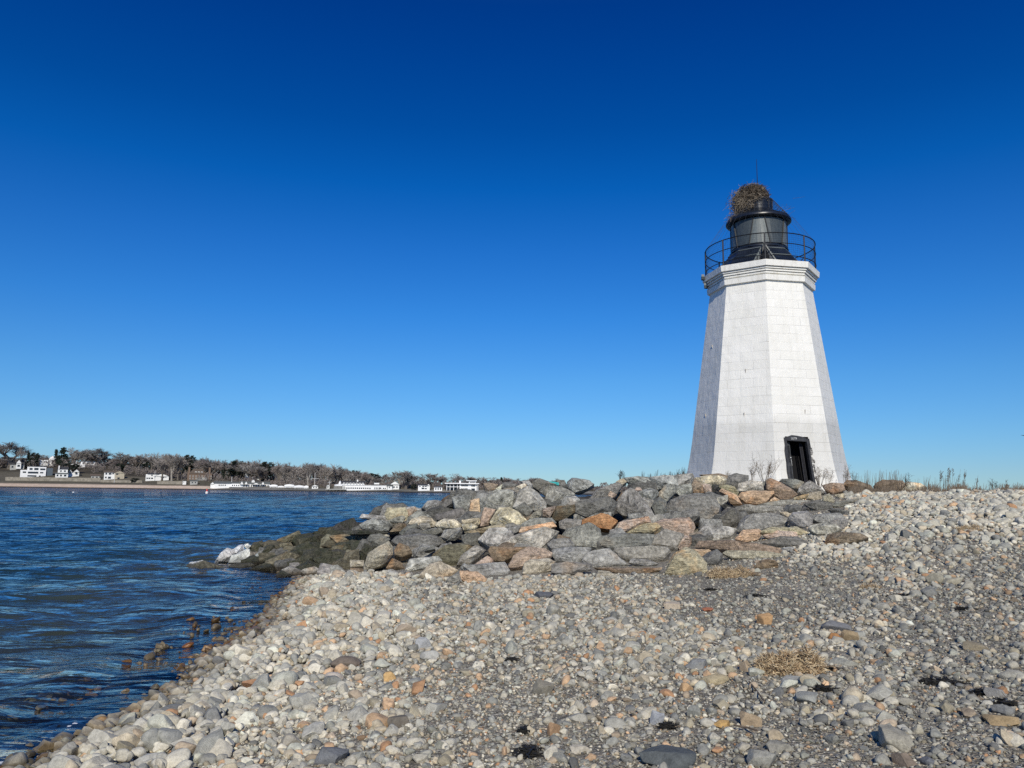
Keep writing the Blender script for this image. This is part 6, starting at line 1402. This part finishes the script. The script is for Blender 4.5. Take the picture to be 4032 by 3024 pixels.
groups = [(-200, 420, 'bare brown tree in the wood around the hill houses', 'bare trees of the hill wood'), (420, 870, 'bare brown tree in the wood around the mansion', 'bare trees of the mansion wood'), (870, 1310, 'bare brown tree in the wood behind the low clubhouse', 'bare trees behind the low clubhouse'), (1310, 1745, 'bare brown tree in the wood behind the waterfront clubhouse', 'bare trees behind the waterfront clubhouse'), (1745, 2400, 'bare brown tree beyond the modern villa and the boulder crest', 'bare trees beyond the villa')]
px = -110.0; i = 0
while px < 2230:
    yt = float(ip(SKYL, px)) + tr.choice((tr.uniform(-13, 0), tr.uniform(0, 16))); base = float(ip(TOPY, px)) + (tr.uniform(-2, 9) if px < 600 else tr.uniform(6, 22)) if px < 1100 else float(YWL(px)) - tr.uniform(18, 30)
    base = min(base, float(YWL(px)) - 16); wpx = tr.uniform(34, 62) * (1 if px < 1300 else .8)
    g = next(g for g in groups if g[0] <= px < g[1]); kd = tr.choice(('brown', 'brown', 'red', 'grey', 'red'))
    tree(kd, px, yt, max(base, yt + 34), wpx, g[2], g[3], i, back=tr.uniform(4, 22)); px += tr.uniform(11, 23); i += 1
# the unbroken wood behind and the brush beneath, as one mass each
def wood_mass(name, n_, f_top, f_base, m, label, seed, hmin=1.0, back=40, pr=(-180, 2500)):
    r = random.Random(seed); b = MB()
    for i in range(n_):
        px_ = pr[0] + (pr[1] - pr[0]) * (i + r.random()) / n_; yb = f_base(px_, r); yt = f_top(px_, r); p, k = far_pos(px_, yb); hh_ = max((yb - yt) * k, hmin); p = p + Vector((0, back * r.random(), -.3)); wd_ = hh_ * r.uniform(.28, .5)
        for _ in range(230):
            z = r.random() ** .8; a = r.uniform(0, 6.283); q = wd_ * math.sqrt(r.random()) * math.sin(math.pi * (.12 + .88 * z) ** .8) ** .7; c = p + Vector((q * math.cos(a), q * math.sin(a), z * hh_)); dd = Vector((math.cos(a) * .6 + r.gauss(0, .4), math.sin(a) * .6 + r.gauss(0, .4), r.uniform(.2, 1.3))).normalized() * hh_ * r.uniform(.05, .13)
            sd_ = dd.cross(Vector((r.gauss(0, 1), r.gauss(0, 1), r.gauss(0, 1)))).normalized() * r.uniform(.09, .2)
            b.add([c - sd_, c + sd_, c + dd + sd_ * .3], [(0, 1, 2)])
    me = mesh_of(b, name, m); o = bpy.data.objects.new(name, me); COL.objects.link(o); return tag(o, label, 'wood', kind='stuff')
wood_mass('far_wood', 760, lambda p_, r: float(ip(SKYL, p_)) + r.uniform(14, 32), lambda p_, r: float(ip(TOPY, p_)) + r.uniform(-4, 6) if p_ < 1100 else float(YWL(p_)) - r.uniform(18, 26), M_twig, 'unbroken leafless wood along the far bank', 3)
wood_mass('undergrowth', 340, lambda p_, r: float(ip(TOPY, p_)) - r.uniform(-2, 10) if p_ < 1000 else float(YWL(p_)) - r.uniform(30, 52), lambda p_, r: float(ip(TOPY, p_)) + r.uniform(10, 34) if p_ < 1000 else float(YWL(p_)) - r.uniform(14, 20), M_twigr, 'brown winter brush under the far trees', 4, 1.0, 6)
# islet with bushes far beyond the pebble ridge
for px_, yt, yb, wp, lab in ((3964, 1934, 1957, 40, 'low rounded bush far beyond the pebble ridge'), (4024, 1925, 1958, 66, 'larger dark bush at the far edge beyond the pebble ridge')):
    p = Vector(at_depth(px_, yb, 420)[0]); k = 420 / FPX; r = random.Random(px_); b = MB(); hh_ = (yb - yt) * k; w_ = wp * k / 2
    for _ in range(2600):
        a = r.uniform(0, 6.283); e = r.random(); q = math.sqrt(r.random()); c = Vector((q * w_ * math.cos(a), q * w_ * math.sin(a), hh_ * math.sqrt(max(0, 1 - q * q * .8)) * e ** .5)); u = Vector((r.gauss(0, 1), r.gauss(0, 1), r.gauss(.3, 1))).normalized() * .55; v = Vector((r.gauss(0, 1), r.gauss(0, 1), r.gauss(0, 1))).normalized() * .18; b.add([c - v, c + v, c + u], [(0, 1, 2)])
    o = bpy.data.objects.new('bush', None); COL.objects.link(o); o.location = p; tag(o, lab, 'bush'); q = bpy.data.objects.new('crown', mesh_of(b, 'crown', M_twig)); COL.objects.link(q); q.parent = o
    t_ = MB(); [t_.tube((x, 0, -1), (x * 1.6, 0, hh_ * .6), .12, .05, 5) for x in (-w_ * .3, 0, w_ * .3)]; t_.build('trunk', M_bark, o)
# ================================================================ dry weeds, straw, seaweed, foam, bird
M_weed = simple('dry_weed_stems', (.20, .155, .11), .95, .35, 4, 0, 0); M_seed = simple('brown_seed_heads', (.125, .095, .065), .95, .35, 8, 0, 0); M_dk = simple('dark_dead_grass', (.075, .065, .045), .95, .4, 4, 0, 0)
M_straw = simple('pale_straw', (.62, .49, .31), .9, .35, 12, 0, .2); M_straw2 = simple('brown_straw', (.36, .25, .145), .9, .35, 12, 0, .2); M_kelp = simple('black_seaweed', (.020, .018, .014), .6, .5, 20, 0, .4)
def plant(px, yb, yt, depth, wpx, n_, label, kind='stems', m=None, seed=0, group=None):
    p = Vector(at_depth(px, yb, depth)[0]); k = depth / FPX; H_ = (yb - yt) * k; w_ = wpx * k / 2; r = random.Random(seed or int(px)); b, hd = MB(), MB()
    for i in range(n_):
        a = r.uniform(0, 6.283); sp_ = r.random() ** .7 * w_; base = Vector((math.cos(a) * sp_ * (.5 if kind != 'branch' else .12), math.sin(a) * sp_ * .5, -.12)); h_ = H_ * r.uniform(.45, 1.0) if i else H_
        tip = Vector((math.cos(a) * sp_ * (1.0 if kind == 'branch' else .75) + r.gauss(0, .05) * H_ + .12 * h_, math.sin(a) * sp_, h_)); mid = base.lerp(tip, .5) + Vector((r.gauss(0, .03), r.gauss(0, .03), .03)) * H_
        r0 = .008 if kind == 'branch' else .0065
        b.tube(base, mid, r0, r0 * .8, 3, False); b.tube(mid, tip, r0 * .8, r0 * .4, 3, False)
        if kind == 'branch':
            for _ in range(9):
                s_ = mid.lerp(tip, r.random()); q = s_ + Vector((r.gauss(.03, .09), r.gauss(0, .08), r.uniform(.05, .16))) * (H_ / .8); b.tube(s_, q, .0035, .002, 3, False)
                for _ in range(2): q2 = s_.lerp(q, r.uniform(.4, 1)) ; b.tube(q2, q2 + Vector((r.gauss(0, .05), r.gauss(0, .05), r.uniform(.02, .08))), .0025, .0015, 3, False)
        if kind == 'reed' and r.random() < .8:
            for _ in range(26):
                t_ = r.uniform(.68, 1.0); c = mid.lerp(tip, (t_ - .5) * 2) + Vector((r.gauss(.012, .016), r.gauss(0, .018), r.gauss(0, .015))); hd.tube(c, c + Vector((r.gauss(.012, .015), r.gauss(0, .015), r.uniform(.015, .05))), .0055, .002, 3, False)
    o = empty('dry_weed' if kind != 'branch' else 'bare_shrub', p); b.build('stems', m or M_weed, o); 
    if hd.v: hd.build('seed_head', M_seed, o)
    tag(o, label, 'shrub' if kind == 'branch' else 'weed', group)
G1 = 'dark grass tufts on the crest beside the tower'; L1 = 'dark dead grass tuft on the boulder crest beside the tower'
for i, (px, yt, w_, n_) in enumerate(((2455, 1858, 20, 10), (2530, 1852, 26, 9), (2560, 1862, 30, 14), (2582, 1848, 22, 9), (2612, 1860, 40, 18), (2640, 1856, 34, 16), (2668, 1846, 40, 26), (2690, 1838, 26, 22), (2705, 1856, 40, 26), (2655, 1866, 60, 30))):
    plant(px, 1880, yt, 26.0, w_, n_, L1, 'stems', M_dk, 40 + i, G1)
plant(2442, 1882, 1857, 24.0, 16, 5, 'tiny bushy weed alone on the boulder crest', 'branch', M_dk, 3)
plant(2862, 1898, 1860, 28.6, 22, 5, 'small sprig against the white wall corner', 'branch', None, 4)
plant(3010, 1898, 1802, 28.6, 150, 15, 'widest bare twiggy shrub in front of the white tower wall', 'branch', M_weed, 5)
plant(2960, 1894, 1824, 28.8, 70, 7, 'low bare shrub beside the widest shrub, nearer the shaded wall', 'branch', M_weed, 6)
plant(3225, 1912, 1842, 28.8, 70, 9, 'bare shrub just past the dark doorway', 'branch', M_weed, 7)
plant(3255, 1914, 1856, 28.6, 40, 6, 'small bare shrub at the last corner of the tower', 'branch', M_weed, 8)
plant(3330, 1912, 1836, 29.0, 54, 7, 'bare shrub leaning out past the foot of the tower', 'branch', M_weed, 9)
plant(3362, 1910, 1862, 28.0, 40, 5, 'low seed topped shrub beyond the tower foot', 'branch', M_weed, 10)
G2 = 'thin dry stems along the pebble ridge'; L2 = 'clump of thin dry weed stems along the pebble ridge'
for i, (px, yt, w_, n_) in enumerate(((3385, 1868, 40, 14), (3420, 1850, 50, 20), (3450, 1846, 44, 22), (3475, 1856, 40, 18), (3505, 1850, 44, 22), (3530, 1848, 44, 24), (3555, 1862, 40, 16), (3600, 1882, 46, 12), (3650, 1872, 40, 18), (3675, 1880, 40, 16), (3720, 1880, 44, 16), (3760, 1878, 44, 14), (3790, 1885, 40, 14), (3850, 1900, 60, 12), (3895, 1895, 40, 12), (3925, 1905, 50, 14), (3960, 1912, 50, 10))):
    plant(px, 1946, yt, 25.5, w_, n_, L2, 'stems', M_weed, 60 + i, G2)
for px, yt, lab in ((3733, 1842, 'tallest reed cluster with thick brown seed heads'), (3764, 1847, 'second tall reed with a heavy seed head, just past the tallest'), (3704, 1856, 'leaning seed headed reed just before the tallest cluster'), (3788, 1852, 'curved reed with sparse one sided seeds'), (3848, 1872, 'lone short seed headed weed further along the ridge')):
    plant(px, 1940, yt, 25.0, 26 if px != 3733 else 40, 3 if px != 3733 else 6, lab, 'reed', M_weed, px)
plant(3580, 1940, 1870, 25.2, 50, 4, 'forked bare twig leaning over the pale striped boulder', 'branch', M_dk, 12)
plant(3915, 1944, 1885, 25.2, 30, 4, 'forked dark twig on the far part of the ridge', 'branch', M_dk, 13)
plant(3962, 1946, 1893, 25.2, 8, 2, 'single cattail like stem on the far part of the ridge', 'reed', M_weed, 14)
# low dead grass along the ridge
def ridge_grass():
    r = random.Random(91); b = MB()
    for i in range(4400):
        px = r.uniform(3345, 4040); dep = r.uniform(23.6, 27.0); d = rays(px, 1946)[0]; x, y = d[0] * dep, d[1] * dep; z = float(ground_z(x, y)); clump = .25 + .75 * float(vnoise(np.array(px / 26.0), np.array(3.0))); h_ = r.uniform(.08, .42) * clump
        p = Vector((x, y, z - .02)); b.tube(p, p + Vector((r.gauss(.06, .10), r.gauss(0, .08), h_)), .009, .004, 3, False)
    return tag(b.build('dry_grass', M_weed), 'low dead brown grass along the pebble ridge', 'grass', kind='stuff')
ridge_grass()
# straw clumps washed up on the stones
def straw(px, py, wpx, hpx, label, seed, n_=900, tail=0, m2=.35):
    P, dep = ground_hit([px], [py]); P = Vector(P[0]); k = float(dep[0]) / FPX; a, hgt = wpx * k / 2, hpx * k; r = random.Random(seed)
    o = empty('straw_clump', P); tag(o, label, 'straw clump'); b1, b2 = MB(), MB(); core = MB()
    for i in range(n_):
        t = r.uniform(-1, 1); e = math.sqrt(max(.05, 1 - t * t * .75)) * (.82 + .42 * math.exp(-((t - .62) / .26) ** 2) - .28 * math.exp(-((t - .22) / .12) ** 2) + .10 * math.sin(t * 9 + seed)); an = r.uniform(-.5, math.pi + .5); q = r.uniform(.75, 1.05); c = Vector((t * a * .92, math.cos(an) * a * .42 * e * q, max(.0, math.sin(an)) * hgt * .9 * e * q + .01))
        d = Vector((r.gauss(.3, 1), r.gauss(0, .8), r.gauss(-.1, .7))).normalized() * r.uniform(.025, .075); (b2 if r.random() < m2 else b1).tube(c - d, c + d, .0035, .002, 3, False)
    for i in range(tail):
        c = Vector((a * r.uniform(.5, .95), r.gauss(0, a * .12), r.uniform(.01, hgt * .4))); d = Vector((r.uniform(.25, .8) * a, r.gauss(0, .1) * a, r.gauss(0, .04) * a)); (b2 if r.random() < .6 else b1).tube(c, c + d, .004, .0025, 3, False)
    m_ = MB(); m_.lathe([(1.0, -.1), (.98, .25), (.8, .62), (.45, .84), (.02, .9)], 20); m_.v = [(x * a * .80, y * a * .32 * (.85 + .3 * x), z * hgt * .80 * (.85 + .25 * x)) for x, y, z in m_.v]; m_.build('matted_core', simple('matted_straw', (.30, .225, .135), .95, .5, 25, 0, .6), o, True)
    b1.build('pale_straw', M_straw, o)['kind'] = 'stuff'; b2.build('brown_straw', M_straw2, o)['kind'] = 'stuff'
straw(2870, 2272, 175, 44, 'golden straw mat with a brown reedy tail, below the longest slab', 1, 900, 46)
straw(3110, 2648, 270, 88, 'largest tangled straw clump lying on the cobbles', 2, 1700, 10, .4)
straw(3815, 2098, 130, 30, 'flat straw clump on the far pebble slope', 3, 600, 0, .3)
straw(3425, 2318, 76, 12, 'thin wisp of yellow straw beside a flat grey stone', 4, 160, 20, .4)
# seaweed
def kelp(px, py, wpx, hpx, seed, label, n_=160, group=None):
    P, dep = ground_hit([px], [py]); P = Vector(P[0]); k = float(dep[0]) / FPX; a, dy = wpx * k / 2, hpx * k * 2.6; r = random.Random(seed); b = MB()
    for i in range(n_):
        t = r.gauss(0, .42); c = Vector((t * a, r.gauss(0, .4) * dy / 2, .005 + abs(r.gauss(0, .014)) * math.exp(-t * t * 2))); d = Vector((r.gauss(0, 1.2), r.gauss(0, .9), r.gauss(.02, .18))).normalized() * r.uniform(.02, .06); w_ = Vector((-d.y, d.x, r.gauss(0, .3) * d.length)).normalized() * r.uniform(.004, .012)
        b.prism([c - d, c - d * .2 + w_, c + d, c - d * .1 - w_], (0, 0, .004))
    o = b.build('seaweed', M_kelp); o.location = P; return tag(o, label, 'seaweed', group)
kelp(2085, 2968, 75, 44, 1, 'black seaweed clump alone on the sand', 260); kelp(2068, 2884, 50, 20, 2, 'small black weed scrap beside a squat grey stone', 90); kelp(2630, 2868, 56, 14, 3, 'black weed at the foot of the squarish stone', 90)
kelp(3690, 2690, 190, 30, 4, 'long dark seaweed strand across the dark gravel', 420); kelp(3230, 2715, 90, 30, 5, 'black seaweed in the hollow below the large straw clump', 180); kelp(3960, 2775, 110, 34, 6, 'black seaweed heap at the side among angular stones', 240); kelp(3860, 2735, 70, 24, 7, 'black seaweed patch between strand and heap', 150)
kelp(2010, 2602, 40, 14, 8, 'tiny dark weed tuft above the brown grey cobble', 60); kelp(1990, 2455, 40, 10, 9, 'dark weed wisp among the mid beach pebbles', 60); kelp(2800, 2325, 60, 12, 10, 'thin dark weed on the gravel below the straw mat', 90); kelp(2980, 2350, 90, 16, 11, 'dark weed streak beside a half buried stone', 130); kelp(3560, 2350, 170, 12, 12, 'long thin weed line on the upper gravel', 200); kelp(3800, 2400, 90, 12, 13, 'short dark weed line on the upper gravel', 120); kelp(3275, 2638, 34, 18, 14, 'weed scrap at the end of the straw clump', 60)
# driftwood sticks
M_drift = simple('grey_driftwood', (.16, .12, .085), .9, .4, 12, 0, .3)
for (x0, y0, x1, y1), lab in (((2890, 2876, 2985, 2900), 'thin brown driftwood stick beneath the swirled cobble'), ((2780, 2545, 2830, 2552), 'short brown twig in the central pebbles'), ((3010, 2272, 3085, 2282), 'wiry dark twig trailing from the straw mat'), ((2950, 2700, 3010, 2780), 'slender pale stem lying across the gravel')):
    P, _ = ground_hit([x0, (x0 + x1) / 2, x1], [y0, (y0 + y1) / 2 - 3, y1]); b = MB(); b.path([Vector(p) + Vector((0, 0, .035)) for p in P], .007, 5); tag(b.build('driftwood', M_drift), lab, 'driftwood')
# foam washing onto the stones in the near corner
def foam():
    m = mat('sea_foam'); h = N(m); t = h.n('ShaderNodeNewGeometry').outputs['Position']; f = h.noise(t, 26, 5, .7); h.principled((.80, .82, .83), .55, h.bump(f, .8, .02)); b = MB(); cs = .014
    ys = np.arange(5.6, 7.4, cs); us = np.arange(-.34, .20, cs); Y, U = np.meshgrid(ys, us, indexing='ij'); X = np.interp(Y, SHORE[:, 1], SHORE[:, 0]) - .10 + U + .10 * (fbm(Y * 3, U * 3 + 7, 2) - .5)
    F_ = fbm(X * 9, Y * 5, 4) - .55 * np.abs(U + .05) / .25 - .30 * smooth(6.3, 7.3, Y); Z = np.maximum(ground_z(X, Y), 0) + .018 + .05 * np.clip(F_, 0, 1) * fbm(X * 30, Y * 30, 3)
    nu = len(us); idx = {}
    for a in range(len(ys) - 1):
        for c in range(nu - 1):
            if F_[a, c] > -.02:
                q = []
                for (i_, k_) in ((a, c), (a + 1, c), (a + 1, c + 1), (a, c + 1)):
                    if (i_, k_) not in idx: idx[(i_, k_)] = len(b.v); b.v.append((X[i_, k_], Y[i_, k_], Z[i_, k_]))
                    q.append(idx[(i_, k_)])
                b.f.append(tuple(q))
    o = b.build('sea_foam', m, None, True); return tag(o, 'white foam washed onto the stones', 'foam', kind='stuff')
foam()
# bird flying off the edge of the view
def bird():
    c = Vector(at_depth(4052, 1722, 60)[0]); m = simple('dark_gull', (.035, .038, .045), .8, .2, 6, 0, 0); me = bpy.data.meshes.new('bird'); V = [(0, -.32, .0), (0, -.12, 0), (0, .15, 0), (0, .36, -.02), (-.3, .02, .10), (-.62, -.02, .14), (-.95, -.14, .13), (.3, .02, .10), (.62, -.02, .14), (.95, -.14, .13)]; me.from_pydata(V, [(0, 1), (1, 2), (2, 3), (1, 4), (4, 5), (5, 6), (1, 7), (7, 8), (8, 9)], [])
    o = bpy.data.objects.new('bird', me); COL.objects.link(o); md = o.modifiers.new('skin', 'SKIN'); sk = me.skin_vertices[0].data
    for i, (a, b_) in enumerate(((.035, .04), (.09, .09), (.085, .075), (.07, .02), (.09, .03), (.08, .02), (.02, .008), (.09, .03), (.08, .02), (.02, .008))): sk[i].radius = (a, b_)
    sk[1].use_root = True; o.modifiers.new('sub', 'SUBSURF').levels = 1; me.materials.append(m); o.location = c; o.rotation_euler = (0, 0, rad(15)); return tag(o, 'dark bird in flight just entering the view over the ridge', 'bird')
bird()
